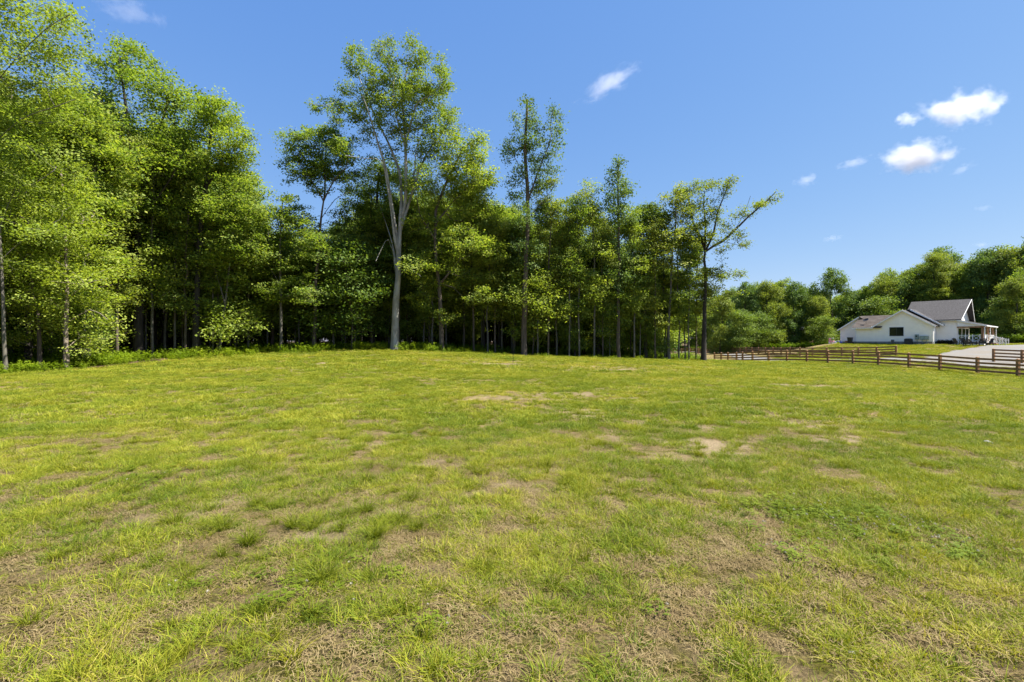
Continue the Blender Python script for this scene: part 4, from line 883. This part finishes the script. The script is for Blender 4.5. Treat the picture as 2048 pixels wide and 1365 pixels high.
px = RNG.uniform(-350, 1400, 3500); Yb = np.interp(px, [-900, -300, 0, 130, 270, 400, 560, 790, 1045, 1235, 1400], [12, 17.5, 25.5, 28, 34.5, 38.5, 41.5, 42.5, 44, 45, 46]); Y = Yb+RNG.uniform(1, 30, len(px)); x = wx(px, Y)
px = RNG.uniform(1330, 2150, 2600); Y2 = np.interp(px, [1330, 1460, 1700, 1990, 2150], [131, 112, 98, 84, 78])+RNG.uniform(-3, 6, len(px)); x2 = wx(px, Y2); k = ~blocked(x2, Y2)
scatter('treeline_undergrowth', wd, 5, lay(x2[k], Y2[k], -.02), RNG.uniform(1.2, 2.8, k.sum()), RNG.uniform(0, .3, k.sum()), tilt=.1, seed=94)
px = RNG.uniform(-350, 1400, 3500)
scatter('forest_undergrowth', wd, 5, lay(x, Y, -.02), RNG.uniform(.5, 1.6, len(x)), RNG.uniform(0, .5, len(x)), tilt=.1, seed=93)

# ------------------------------------------------------------------ board fences
def fence(posts, label, hgt=1.28, pw=.17, rail_h=.15):
    P = []
    for px, py, Y in posts:
        x = wx(px, Y); P.append(Vector((x, Y, h1(x, Y))))
    root = empty('board_fence', P[0]); tag(root, label, 'fence')
    o0 = P[0]; r_ = random.Random(len(posts))
    dirs = []
    for i, p in enumerate(P):
        d_ = (P[min(i+1, len(P)-1)]-P[max(i-1, 0)]); d_.z = 0; dirs.append(d_.normalized())
    base = None
    for i, p in enumerate(P):
        if base is None:
            mb = MB(); mb.box(-pw/2, pw/2, -pw/2, pw/2, -.25, hgt-.03)
            mb.add([(-pw/2, -pw/2, hgt-.03), (pw/2, -pw/2, hgt-.03), (pw/2, pw/2, hgt-.03), (-pw/2, pw/2, hgt-.03), (0, 0, hgt+.02)], [[0, 1, 4], [1, 2, 4], [2, 3, 4], [3, 0, 4]])
            base = mb.build('post', M['wood_fence'], root)
            o = base
        else:
            o = base.copy(); COL.objects.link(o); o.parent = root
        o.location = p-o0 + Vector((0, 0, r_.uniform(-.015, .015))); o.rotation_euler = (r_.gauss(0, .008), r_.gauss(0, .008), math.atan2(dirs[i].y, dirs[i].x))
    for z in (.26, .55, .84, 1.15):
        mb = MB()
        for i in range(len(P)-1):
            nrm = Vector((-dirs[i].y, dirs[i].x, 0)); s = -1 if nrm.y > 0 else 1
            nn = nrm*s*(pw/2+.022)   # boards are nailed to the side that faces the field
            a_ = P[i]-o0+nn+Vector((0, 0, z+r_.uniform(-.008, .008))); b_ = P[i+1]-o0+nn+Vector((0, 0, z+r_.uniform(-.008, .008)))
            g_ = (b_-a_).normalized()*.004
            mb.bar(a_+g_, b_-g_, .038, rail_h)
        mb.build('rail', M['wood_fence'], root)
    return root
fence(NEAR_POSTS, 'long brown four-board fence curving along the field in front of the lane')
fence(FAR_POSTS, 'brown board fence beyond the lane, ending before the house lawn')
fence(SIDE_POSTS, 'short run of brown board fence standing before the gravel, right of the drive opening')

# ------------------------------------------------------------------ thin marker stake and stones in the field
x, y, z = hit(1026, 730)
mb = MB(); mb.tube([(0, 0, -.1), (.01, 0, .3), (0, .01, .62)], [.016, .015, .013], 6)
s = empty('marker_stake', (x, y, z)); mb.build('rod', M['bark_dark'], s); mb = MB(); mb.box(-.022, .022, -.022, .022, .60, .66); mb.build('cap', M['bark_dark'], s)
tag(s, 'thin dark stake standing alone in the field in front of the wood', 'stake')
def stone(px, py, r_, label, seed):
    import bmesh
    bm = bmesh.new(); bmesh.ops.create_icosphere(bm, subdivisions=2, radius=r_); rr = np.random.default_rng(seed); ph = rr.uniform(0, 6, 3)
    for v in bm.verts: v.co *= 1+.18*math.sin(v.co.x/r_*2.3+ph[0])+.15*math.sin(v.co.y/r_*2.9+ph[1]); v.co.z *= .55
    me_ = bpy.data.meshes.new('stone'); bm.to_mesh(me_); bm.free(); x, y, z = hit(px, py)
    tag(link('stone', me_, mat=M['stone'], loc=(x, y, z+r_*.2)), label, 'stone')
stone(1978, 888, .06, 'pale stone in the grass near the right border of the picture', 1)
stone(1704, 1318, .022, 'small whitish stone low in the grass with a straw stalk beside it', 2)

# ------------------------------------------------------------------ the farmhouse and what stands round it
def sidingmat(name, col, axis='Z', per=.18):
    m, t, N, L = newmat(name)
    b = N("ShaderNodeBsdfPrincipled"); o = N("ShaderNodeOutputMaterial"); L(b.outputs[0], o.inputs[0]); b.inputs['Roughness'].default_value = .55
    tc = N("ShaderNodeTexCoord"); sp = N("ShaderNodeSeparateXYZ"); L(tc.outputs['Object'], sp.inputs[0])
    d = N("ShaderNodeMath"); d.operation = 'DIVIDE'; d.inputs[1].default_value = per
    if axis == 'Z': L(sp.outputs[2], d.inputs[0])
    else:
        ad = N("ShaderNodeMath"); L(sp.outputs[0], ad.inputs[0]); L(sp.outputs[1], ad.inputs[1]); L(ad.outputs[0], d.inputs[0])
    fr = N("ShaderNodeMath"); fr.operation = 'FRACT'; L(d.outputs[0], fr.inputs[0])
    r = ramp(N, [(0, (0, 0, 0)), (.10, (1, 1, 1)), (1, (.8, .8, .8))]); L(fr.outputs[0], r.inputs[0])
    bp = N("ShaderNodeBump"); bp.inputs['Strength'].default_value = .35; bp.inputs['Distance'].default_value = .02; L(r.outputs[0], bp.inputs['Height']); L(bp.outputs[0], b.inputs['Normal'])
    n = noise(N, L, 1.5, 6); rr = ramp(N, [(.3, tuple(c*.9 for c in col)), (.7, col)]); L(n.outputs[0], rr.inputs[0]); L(rr.outputs[0], b.inputs['Base Color']); return m
M['lap'] = sidingmat('lap_siding', (.95, .90, .80)); M['batten'] = sidingmat('batten_siding', (.94, .89, .81), 'X', .4)
M['trim'] = simple('white_trim', [(.3, (.76, .75, .72)), (.7, (.84, .83, .80))], bump=0, rough=.5)
M['block'] = simple('block_foundation', [(.3, (.16, .15, .135)), (.7, (.30, .28, .25))], scale=3)
M['shingle'] = simple('shingle', [(0.3, (0.0444, 0.0397, 0.0375)), (0.5, (0.0687, 0.0653, 0.0649)), (0.7, (0.1019, 0.0956, 0.0961))], scale=9, rough=.95, bump=.5, spec=.1)
M['shingle_old'] = simple('shingle_old', [(0.3, (0.055, 0.045, 0.038)), (0.5, (0.072, 0.06, 0.052)), (0.7, (0.10, 0.086, 0.076))], scale=1.2, rough=.95, bump=.4, spec=.1, detail=12)
M['black'] = simple('black_metal', [(.3, (.012, .013, .016)), (.7, (.03, .032, .036))], bump=0, rough=.5)
M['acblue'] = simple('dark_blue_metal', [(.3, (.02, .03, .045)), (.7, (.045, .06, .08))], bump=0, rough=.5)
M['boxgreen'] = simple('grey_green_metal', [(.3, (.20, .26, .23)), (.7, (.30, .36, .33))], bump=0, rough=.45)
M['cedar'] = simple('cedar', [(.3, (.20, .11, .055)), (.7, (.34, .20, .11))], scale=6, stretch=(1, 1, .2))
M['pink'] = simple('pink_plastic', [(.3, (.7, .30, .35)), (.7, (.8, .42, .45))], bump=0, rough=.4)
M['blue'] = simple('blue_plastic', [(.3, (.04, .08, .35)), (.7, (.07, .13, .45))], bump=0, rough=.4)
M['orange'] = simple('orange_clay', [(.3, (.32, .14, .06)), (.7, (.45, .22, .1))], bump=0)
M['shrub'] = leafmat('dark_shrub', [(0, (.02, .025, .015)), (.6, (.045, .05, .025)), (1, (.09, .07, .05))], trans=.15)
m, t, N, L = newmat('window_glass'); b = N("ShaderNodeBsdfPrincipled"); o = N("ShaderNodeOutputMaterial"); L(b.outputs[0], o.inputs[0])
b.inputs['Base Color'].default_value = (.012, .016, .015, 1); b.inputs['Roughness'].default_value = .06; b.inputs['Specular IOR Level'].default_value = .5; M['glass'] = m

house = empty('farmhouse', (HP[0], HP[1], HZ), -TH)
tag(house, 'white farmhouse with grey shingle roofs and a brown-posted porch at its right end', 'house')
# foundation
mb = MB(); mb.box(.04, 9.04, .04, 9, -.6, .42); mb.box(-2.86, 2, 3.04, 9.0, -.6, .419); mb.box(8.9, 11.16, 2.34, 11.66, -.6, .421); mb.build('foundation', M['block'], house)
# front wing: gable wall, low left part
mb = MB(); mb.prism([(0, 0, .42), (9.08, 0, .42), (9.08, 0, 2.66), (5.72, 0, 4.84), (2.15, 0, 2.5), (0, 0, 2.5)], (0, 1.2, 0))
mb.box(8.9, 9.079, 1.2, 9, .42, 2.6)
mb.prism([(0, 1.2, .42), (0, 8, .42), (0, 8, 2.5), (0, 4, 4.27), (0, 1.2, 3.0)], (.2, 0, 0)); mb.build('wall', M['lap'], house)
# left wing
mb = MB(); mb.prism([(-2.9, 3, .419), (2.1, 3, .419), (2.1, 3, 2.4), (-.3, 3, 4.25), (-2.9, 3, 2.45)], (0, 6, 0)); mb.build('wall', M['lap'], house)
# main block
mb = MB(); mb.box(8.6, 11.2, 2.3, 2.55, .42, 3.55); mb.box(10.9, 11.2, 2.55, 11.7, .42, 3.55); mb.box(5.4, 11.2, 11.4, 11.7, .42, 3.55); mb.build('wall', M['batten'], house)
mb = MB(); mb.prism([(11.21, 2.0, 3.52), (11.21, 12.0, 3.52), (11.21, 7, 6.38)], (-.2, 0, 0)); mb.build('gable_wall', M['trim'], house)
# roofs
def slab(mb, a, b_, c, d, t=.12):
    n = (Vector(b_)-Vector(a)).cross(Vector(d)-Vector(a)).normalized()
    if n.z < 0: n = -n
    mb.prism([a, b_, c, d], -n*t)
mb = MB(); slab(mb, (2.1, -.35, 2.62), (5.72, -.35, 5.0), (5.72, 9.4, 5.0), (2.1, 9.4, 2.62)); slab(mb, (9.42, -.35, 2.58), (5.72, -.35, 5.0), (5.72, 9.4, 5.0), (9.42, 9.4, 2.58))
mb.build('roof', M['shingle'], house)
mb = MB(); slab(mb, (6.25, 1.5, 5.16), (9.95, 1.5, 2.74), (9.95, 5, 2.74), (6.25, 5, 5.16)); slab(mb, (6.25, 1.5, 5.16), (5.5, 1.5, 4.8), (5.5, 5, 4.8), (6.25, 5, 5.16)); mb.build('roof', M['shingle'], house)
mb = MB(); slab(mb, (-.4, -.42, 2.52), (3.2, -.42, 2.52), (4.6, 4, 4.47), (-.4, 4, 4.47)); slab(mb, (-.4, 4, 4.47), (4.6, 4, 4.47), (5.2, 8.4, 2.5), (-.4, 8.4, 2.5))
mb.build('roof', M['shingle_old'], house)
mb = MB(); slab(mb, (-3.25, 2.7, 2.3), (-.3, 2.7, 4.36), (-.3, 9.2, 4.36), (-3.25, 9.2, 2.3)); slab(mb, (2.3, 2.7, 2.5), (-.3, 2.7, 4.36), (-.3, 9.2, 4.36), (2.3, 9.2, 2.5)); mb.build('roof', M['shingle_old'], house)
mb = MB(); slab(mb, (5.3, 1.9, 3.48), (11.7, 1.9, 3.48), (12.05, 7, 6.5), (5.3, 7, 6.5)); slab(mb, (5.3, 12.1, 3.48), (11.7, 12.1, 3.48), (12.05, 7, 6.5), (5.3, 7, 6.5)); mb.build('roof', M['shingle'], house)
mb = MB(); slab(mb, (11.2, 1.85, 3.44), (14.15, 1.85, 2.62), (14.15, 12.2, 2.62), (11.2, 12.2, 3.44), .1); mb.build('porch_roof', M['shingle'], house)
# trim boards and gutters
mb = MB()
mb.bar((2.1, -.37, 2.5), (5.72, -.37, 4.89), .03, .17); mb.bar((9.44, -.37, 2.46), (5.72, -.372, 4.89), .03, .17)
mb.box(-.4, 2.3, -.5, -.425, 2.36, 2.5); mb.bar((-3.25, 2.68, 2.2), (-.3, 2.68, 4.25), .03, .17); mb.box(5.3, 11.7, 1.82, 1.895, 3.3, 3.355)
mb.bar((11.75, 1.88, 3.38), (12.08, 7, 6.40), .04, .11); mb.bar((11.75, 12.12, 3.38), (12.08, 7.01, 6.40), .05, .18)
mb.bar((6.25, 1.47, 5.06), (9.95, 1.47, 2.64), .03, .17)
mb.box(14.16, 14.22, 1.85, 12.2, 2.46, 2.6); mb.prism([(11.25, 2.12, 2.5), (13.98, 2.12, 2.5), (13.98, 2.12, 2.58), (11.25, 2.12, 3.33)], (0, .1, 0))
mb.bar((11.2, 1.83, 3.35), (14.15, 1.83, 2.53), .03, .13)
mb.box(9.0, 9.1, -.02, .06, .3, 2.6); mb.box(0, .1, -.022, .06, .42, 2.45); mb.box(-2.92, -2.82, 2.98, 3.06, .42, 2.4)
mb.build('trim_boards', M['trim'], house)
mb = MB(); mb.box(5.3, 11.72, 1.80, 1.9, 3.36, 3.47); mb.build('gutter', M['black'], house)
for (gx_, gy_, z0, z1) in ((9.2, -.08, .1, 2.5), (14.0, 2.0, .1, 2.5), (14.05, 6.3, .2, 2.45), (14.05, 11.8, .1, 2.45)):
    mb = MB(); mb.tube([(gx_, gy_, z0), (gx_, gy_, z1-.2), (gx_+.1, gy_-.15, z1)], .045, 8); mb.build('downspout', M['trim'], house)
# window in the front gable
def window(par, x0, x1, y, z0, z1, mull=1):
    mb = MB(); f = .09; mb.box(x0-f, x1+f, y-.035, y-.003, z1, z1+f); mb.box(x0-f, x1+f, y-.05, y-.003, z0-f, z0); mb.box(x0-f, x0, y-.035, y-.003, z0, z1); mb.box(x1, x1+f, y-.035, y-.003, z0, z1)
    w = mb.build('window', M['trim'], par); g = MB(); g.box(x0, x1, y-.012, y-.004, z0, z1); g.build('pane', M['glass'], w)
    k = MB()
    for i in range(1, mull+1): xm = x0+(x1-x0)*i/(mull+1); k.box(xm-.025, xm+.025, y-.028, y-.013, z0, z1)
    k.box(x0, x0+.04, y-.028, y-.013, z0, z1); k.box(x1-.04, x1, y-.028, y-.013, z0, z1); k.box(x0, x1, y-.029, y-.0131, z1-.04, z1); k.box(x0, x1, y-.029, y-.0131, z0, z0+.04)
    k.build('frame', M['black'], w)
window(house, 4.2, 5.85, 0, 1.22, 2.5, 1)
# narrow window high in the end gable
mb = MB(); mb.box(11.212, 11.24, 6.3, 7.1, 4.3, 5.1); w = mb.build('window', M['black'], house); mb = MB(); mb.box(11.241, 11.25, 6.4, 7.0, 4.4, 5.0); mb.build('pane', M['glass'], w)
# porch
mb = MB(); mb.box(11.2, 14.0, 2.2, 12, .28, .42); mb.box(11.25, 13.9, 2.26, 11.9, -.5, .28); mb.build('porch_floor', M['trim'], house)
for y in (2.4, 6.9, 11.7):
    mb = MB(); mb.box(13.62, 13.86, y-.12, y+.12, .42, 2.32); mb.build('porch_post', M['cedar'], house)
mb = MB(); mb.box(13.6, 13.88, 2.24, 12.0, 2.321, 2.49); mb.box(11.2, 13.599, 2.26, 2.5, 2.3, 2.49)
for y in (6.9, 11.7): mb.bar((13.74, y-.5, 2.32), (13.74, y-.1, 1.9), .1); mb.bar((13.74, y-.12, 1.9), (13.74, y-.5, 2.32), .09)
mb.build('porch_beam', M['cedar'], house)
mb = MB()
for y0, y1 in ((3.1, 5.2), (5.9, 8.0), (8.7, 10.8)):
    mb.box(11.2, 11.24, y0-.12, y1+.12, .42, 2.34)
w = mb.build('door_frame', M['trim'], house)
for y0, y1 in ((3.1, 5.2), (5.9, 8.0), (8.7, 10.8)):
    mb = MB(); mb.box(11.241, 11.26, y0, y1, .5, 2.25); d = mb.build('door', M['glass'], house)
    mb = MB(); mb.box(11.262, 11.28, (y0+y1)/2-.05, (y0+y1)/2+.05, .5, 2.25); mb.build('stile', M['black'], d)
def railing(a, b_, bays):
    a = Vector(a); b_ = Vector(b_); mb = MB(); mb.bar(a+Vector((0, 0, .85)), b_+Vector((0, 0, .85)), .07, .06); mb.bar(a+Vector((0, 0, .12)), b_+Vector((0, 0, .12)), .05, .06)
    for i in range(bays+1):
        p = a.lerp(b_, i/bays); mb.bar(p, p+Vector((0, 0, .98)), .09)
    for i in range(bays):
        p = a.lerp(b_, i/bays); q_ = a.lerp(b_, (i+1)/bays); mb.bar(p+Vector((0, 0, .15)), q_+Vector((0, 0, .82)), .045); mb.bar(p+Vector((0, 0, .82)), q_+Vector((0, 0, .15)), .04)
    return mb.build('railing', M['trim'], house)
railing((11.35, 2.34, .42), (13.5, 2.34, .42), 3); railing((13.85, 2.7, .42), (13.85, 4.4, .42), 2); railing((13.85, 7.2, .42), (13.85, 11.5, .42), 4)
mb = MB()
for i in range(4): mb.box(14.0+.42*i, 14.42+.42*i, 4.5, 7.0, -.5, .32-.13*i)
mb.build('steps', M['cedar'], house)
railing((14.0, 4.45, .40), (15.75, 4.45, -.15), 3); railing((14.0, 7.05, .40), (15.75, 7.05, -.15), 3)

def at_house(name, t_, b_, z, label, cat, rz=0.0, group=None):
    x, y = hw(t_, b_); o = empty(name, (x, y, (h1(x, y) if z is None else HZ+z)), -TH+rz); return tag(o, label, cat, group)
# air conditioner
o = at_house('air_conditioner', 6.55, -.75, None, 'dark square air conditioner unit standing on the lawn under the gable window', 'air conditioner')
mb = MB(); mb.box(-.4, .4, -.4, .4, .04, .82); mb.build('case', M['acblue'], o)
mb = MB()
for i in range(11): mb.box(-.415, .415, -.415, .415, .10+i*.062, .125+i*.062)
mb.build('grille', M['black'], o); mb = MB(); mb.tube([(0, 0, .82), (0, 0, .87)], .33, 18); mb.build('fan_guard', M['black'], o); mb = MB(); mb.box(-.5, .5, -.5, .5, -.05, .04); mb.build('pad', M['block'], o)
# meters
o = at_house('electric_meter', 7.35, -.16, 1.05, 'tall grey-green electric meter box left of the wider pair on the white wall', 'electric meter')
mb = MB(); mb.box(-.2, .2, -.12, .14, -.35, .38); mb.build('case', M['boxgreen'], o); mb = MB(); mb.tube([(0, -.12, .12), (0, -.2, .12)], .1, 14); mb.build('dial', M['glass'], o); mb = MB(); mb.tube([(.05, 0, -1.1), (.05, 0, -.35)], .03, 6); mb.build('conduit', M['boxgreen'], o)
for k_, (t_, lb) in enumerate(((7.95, 'left half of the wide grey-green utility box pair beside the tall meter'), (8.42, 'right half of the wide grey-green utility box pair, nearest the wall corner'))):
    o = at_house('utility_box', t_, -.17, .95, lb, 'utility box', group='grey-green utility boxes'); mb = MB(); mb.box(-.225, .225, -.14, .15, -.28, .27); mb.build('case', M['boxgreen'], o)
    mb = MB(); mb.box(-.2, .2, -.155, -.142, -.25, .24); mb.build('door', M['boxgreen'], o); mb = MB(); mb.tube([(0, 0, -1), (0, 0, -.28)], .03, 6); mb.build('conduit', M['boxgreen'], o)
o = at_house('vent_box', 4.6, -.1, .48, 'small grey box on the foundation below the left side of the window', 'vent'); mb = MB(); mb.box(-.17, .17, -.1, .08, -.25, .22); mb.build('case', M['block'], o); mb = MB(); [mb.box(-.14, .14, -.115, -.101, -.2+.08*i, -.16+.08*i) for i in range(5)]; mb.build('louvre', M['black'], o)
# bin
o = at_house('wheeled_bin', -.45, -.9, None, 'black wheeled rubbish bin at the left corner of the wing', 'bin')
mb = MB(); mb.prism([(-.24, -.28, .06), (.24, -.28, .06), (.24, .22, .06), (-.24, .22, .06)], (0, 0, .2)); mb.add([(-.24, -.28, .26), (.24, -.28, .26), (.24, .22, .26), (-.24, .22, .26), (-.3, -.36, .9), (.3, -.36, .9), (.3, .3, .9), (-.3, .3, .9)], [[0, 1, 5, 4], [1, 2, 6, 5], [2, 3, 7, 6], [3, 0, 4, 7]]); mb.build('body', M['black'], o)
mb = MB(); mb.box(-.32, .32, -.38, .34, .9, .96); mb.build('lid', M['black'], o)
for s_ in (-1, 1): mb = MB(); mb.tube([(s_*.26, .26, .1), (s_*.33, .26, .1)], .1, 12); mb.build('wheel', M['black'], o)
# satellite dish on the low roof
o = at_house('satellite_dish', 1.1, 1.0, 3.18, 'dark satellite dish tilted up on the low brown roof', 'satellite dish')
V_, F_ = [], []
for i in range(5):
    for k_ in range(16): rr_ = .06+.085*i; V_.append((rr_*math.cos(k_*math.pi/8), rr_*math.sin(k_*math.pi/8)*.8, .5*rr_*rr_))
F_ = [[i*16+k_, i*16+(k_+1) % 16, (i+1)*16+(k_+1) % 16, (i+1)*16+k_] for i in range(4) for k_ in range(16)]+[list(range(16))[::-1]]
mb = MB(); mb.add(V_, F_); d = mb.build('dish', M['black'], o); d.location = (0, -.1, .5); d.rotation_euler = (R(42), R(-18), 0); sm = d.modifiers.new('thick', 'SOLIDIFY'); sm.thickness = .015
mb = MB(); mb.tube([(0, .15, -.1), (0, 0, .2), (0, -.05, .48)], .02, 6); mb.tube([(-.2, .2, -.05), (0, -.02, .3)], .012, 5); mb.build('mast', M['block'], o)
# toys
o = at_house('toy_car', -3.6, 1.2, None, 'pink and white toy car left of the house beside the blue toy', 'toy'); mb = MB(); mb.box(-.35, .35, -.22, .22, .15, .5); mb.bar((-.2, 0, .5), (-.25, 0, .85), .3, .05); mb.build('body', M['pink'], o)
mb = MB(); mb.box(-.3, .25, -.2, .2, .86, .92); mb.build('roof', M['trim'], o)
for sx in (-.22, .22):
    for sy in (-.24, .24): mb = MB(); mb.tube([(sx, sy-.03, .12), (sx, sy+.03, .12)], .12, 10); mb.build('wheel', M['trim'], o)
o = at_house('toy_tricycle', -2.4, .3, None, 'small blue and white tricycle lying on the lawn by the left wing', 'toy'); mb = MB(); mb.tube([(-.4, 0, .2), (0, 0, .35), (.35, 0, .2)], .06, 8); mb.tube([(.3, 0, .2), (.35, 0, .6)], .03, 6); mb.build('frame', M['blue'], o)
mb = MB(); mb.box(-.15, .1, -.1, .1, .36, .42); mb.build('seat', M['trim'], o)
for p in ((-.4, -.22), (-.4, .22), (.38, 0)): mb = MB(); mb.tube([(p[0], p[1]-.03, .16), (p[0], p[1]+.03, .16)], .16, 12); mb.build('wheel', M['trim' if p[1] else 'blue'], o)
mb = MB(); mb.bar((.35, -.2, .62), (.35, .2, .62), .04); mb.build('handlebar', M['trim'], o)
o = at_house('flower_pot', -1.7, 1.9, None, 'terracotta coloured pot against the foundation of the left wing', 'pot'); mb = MB(); mb.tube([(0, 0, 0), (0, 0, .25), (0, 0, .3), (0, 0, .34)], [.16, .24, .27, .27], 14); mb.build('pot', M['orange'], o); mb = MB(); mb.box(.3, .8, -.15, .2, 0, .22); mb.build('tray', M['orange'], o)
# dark shrubs along the wall
rg = np.random.default_rng(77)
for i, t_ in enumerate((9.45, 9.85, 10.25, 10.65)):
    x, y = hw(t_, 1.75); rt = empty('low_shrub', (x, y, h1(x, y))); tag(rt, ['low dark shrub next to the downspout at the wing corner', 'second low dark shrub from the wing corner', 'third low dark shrub from the wing corner', 'low dark shrub nearest the porch along the wall'][i], 'shrub', 'low dark shrubs along the white wall')
    c = rg.normal(0, 1, (60, 3)); c /= np.linalg.norm(c, axis=1)[:, None]; c = c*rg.uniform(.3, 1, (60, 1))*[.36, .36, .28]+[0, 0, .32]
    v, q_ = leaves(c, 14, .07, .06, .09, .06, rg); link('foliage', mk_mesh('foliage', v, quads=q_), rt, M['shrub'])
    mb = MB(); [mb.tube([(0, 0, 0), (rg.normal(0, .15), rg.normal(0, .15), .35)], [.02, .01], 5) for _ in range(5)]; mb.build('stem', M['bark_dark'], rt)
# fire pit and low chairs
def chair(x, y, rz, label):
    o = empty('patio_chair', (x, y, h1(x, y)), rz); tag(o, label, 'chair', 'low dark chairs round the fire pit')
    mb = MB(); [mb.bar((-.26+.13*i, -.28, .36), (-.26+.13*i, .28, .26), .11, .03) for i in range(5)]; mb.build('seat', M['black'], o)
    mb = MB(); [mb.bar((-.26+.13*i, .26, .26), (-.30+.15*i, .55, .95-.03*abs(i-2)), .115, .03) for i in range(5)]; mb.build('backrest', M['black'], o)
    for s_ in (-1, 1):
        mb = MB(); mb.bar((s_*.36, -.34, .56), (s_*.36, .4, .56), .12, .03); mb.build('armrest', M['black'], o)
        mb = MB(); mb.bar((s_*.33, -.3, 0), (s_*.33, -.3, .55), .07); mb.build('leg', M['black'], o)
        mb = MB(); mb.bar((s_*.33, .42, 0), (s_*.33, .35, .55), .07); mb.build('leg', M['black'], o)
    return o
CH = [(1917, 64.4, 'low dark chair nearest the shrubs, left of the fire pit'), (1933, 65.0, 'dark chair behind the left side of the fire pit'), (1936, 62.9, 'dark chair with its back to the field, left of the fire pit'), (1962, 62.6, 'dark chair with its back to the field, right of the fire pit'), (1975, 63.6, 'low dark chair nearest the porch steps')]
fx, fy = wx(1950, 64.0), 64.0
for px, Y, lb in CH:
    x = wx(px, Y); chair(x, Y, math.atan2(fy-Y, fx-x)+math.pi/2, lb)
o = empty('fire_pit', (fx, fy, h1(fx, fy))); tag(o, 'round dark fire pit on pale feet in front of the porch', 'fire pit'); mb = MB(); mb.tube([(0, 0, .16), (0, 0, .22), (0, 0, .42)], [.3, .5, .55], 18); mb.build('bowl', M['black'], o)
for k_ in range(4): mb = MB(); a_ = k_*math.pi/2+.5; mb.bar((.45*math.cos(a_), .45*math.sin(a_), 0), (.3*math.cos(a_), .3*math.sin(a_), .2), .09); mb.build('leg', M['trim'], o)

# ------------------------------------------------------------------ clouds: small volumes of vapour far off
def cloudmat(dens, cover, seed):
    m, t, N, L = newmat('cloud_vapour'); o = N("ShaderNodeOutputMaterial"); v = N("ShaderNodeVolumePrincipled"); L(v.outputs[0], o.inputs['Volume'])
    v.inputs['Color'].default_value = (.88, .875, .88, 1); v.inputs['Anisotropy'].default_value = .2
    tc = N("ShaderNodeTexCoord"); le = N("ShaderNodeVectorMath"); le.operation = 'LENGTH'; L(tc.outputs['Object'], le.inputs[0])
    mp = N("ShaderNodeMapping"); mp.inputs['Scale'].default_value = (1, 1, .55); mp.inputs['Location'].default_value = (seed*3.7, seed*1.3, 0); L(tc.outputs['Object'], mp.inputs['Vector'])
    n = N("ShaderNodeTexNoise"); n.inputs['Scale'].default_value = 1.9; n.inputs['Detail'].default_value = 5; n.inputs['Roughness'].default_value = .62; L(mp.outputs[0], n.inputs['Vector'])
    a = N("ShaderNodeMath"); a.operation = 'MULTIPLY_ADD'; a.inputs[1].default_value = 2.6; a.inputs[2].default_value = cover-1.3; L(n.outputs[0], a.inputs[0])
    s = N("ShaderNodeMath"); s.operation = 'SUBTRACT'; L(a.outputs[0], s.inputs[0]); L(le.outputs['Value'], s.inputs[1])
    r = N("ShaderNodeMapRange"); r.inputs['From Min'].default_value = 0; r.inputs['From Max'].default_value = .75; r.inputs['To Max'].default_value = dens; r.interpolation_type = 'SMOOTHSTEP'; L(s.outputs[0], r.inputs['Value'])
    L(r.outputs[0], v.inputs['Density']); return m
import bmesh
CLD = [(1922, 217, 92, 40, .030, .78, -6, 'largest white cloud, flat and ragged, high at the right'), (1815, 240, 36, 18, .025, .8, 4, 'small white puff just left of the largest cloud'), (1828, 316, 86, 36, .032, .8, 0, 'rounded white cloud below the largest one'),
       (1708, 327, 42, 14, .010, .75, 12, 'thin pale wisp left of the rounded white cloud'), (1612, 361, 34, 18, .012, .75, 8, 'faint small puff, leftmost of the right-hand cloud group'), (1220, 166, 84, 24, .010, .75, 26, 'slanting feathery wisp alone in the middle of the sky'),
       (255, 20, 80, 24, .005, .75, -4, 'faint veil of cloud over the trees at top left'), (318, 42, 22, 24, .005, .75, 20, 'tiny faint puff beside the veil at top left'), (1925, 338, 38, 12, .006, .7, 28, 'faint slanting streak right of the rounded cloud'),
       (1665, 477, 28, 10, .007, .75, 6, 'faint low puff above the far treeline'), (1962, 490, 22, 8, .007, .75, 0, 'small low white puff just above the trees at the right'), (1965, 418, 26, 12, .004, .75, 0, 'hardly visible low cloud at the right border')]
for i, (px, py, w_, h_, dens, cover, tilt, lb) in enumerate(CLD):
    Y = 1500.0; bm = bmesh.new(); bmesh.ops.create_icosphere(bm, subdivisions=3, radius=1.25); me = bpy.data.meshes.new('cloud'); bm.to_mesh(me); bm.free()
    o = link('cloud', me, mat=cloudmat(dens*.75, cover+.06, i), loc=(wx(px, Y), Y, wz(py, Y))); o.scale = (w_/F*Y*.85, w_/F*Y*.6, h_/F*Y*.85); o.rotation_euler = (0, R(-tilt), 0); tag(o, lb, 'cloud', 'small clouds')

# look-alikes that still share a label are told apart by how far back they stand
_same = {}
for o in COL.objects:
    if o.parent is None and o.get('category') in ('tree', 'young tree'): _same.setdefault(o['label'], []).append(o)
for lb, os_ in _same.items():
    if len(os_) > 1:
        os_.sort(key=lambda o: o.location.x**2 + o.location.y**2); n_ = len(os_)
        for i, o in enumerate(os_):
            o['label'] = (['nearer', 'farther'] if n_ == 2 else ['nearest', 'middle', 'farthest'] if n_ == 3 else ['nearest', 'second nearest', 'second farthest', 'farthest'])[min(i, 3)] + ' ' + lb
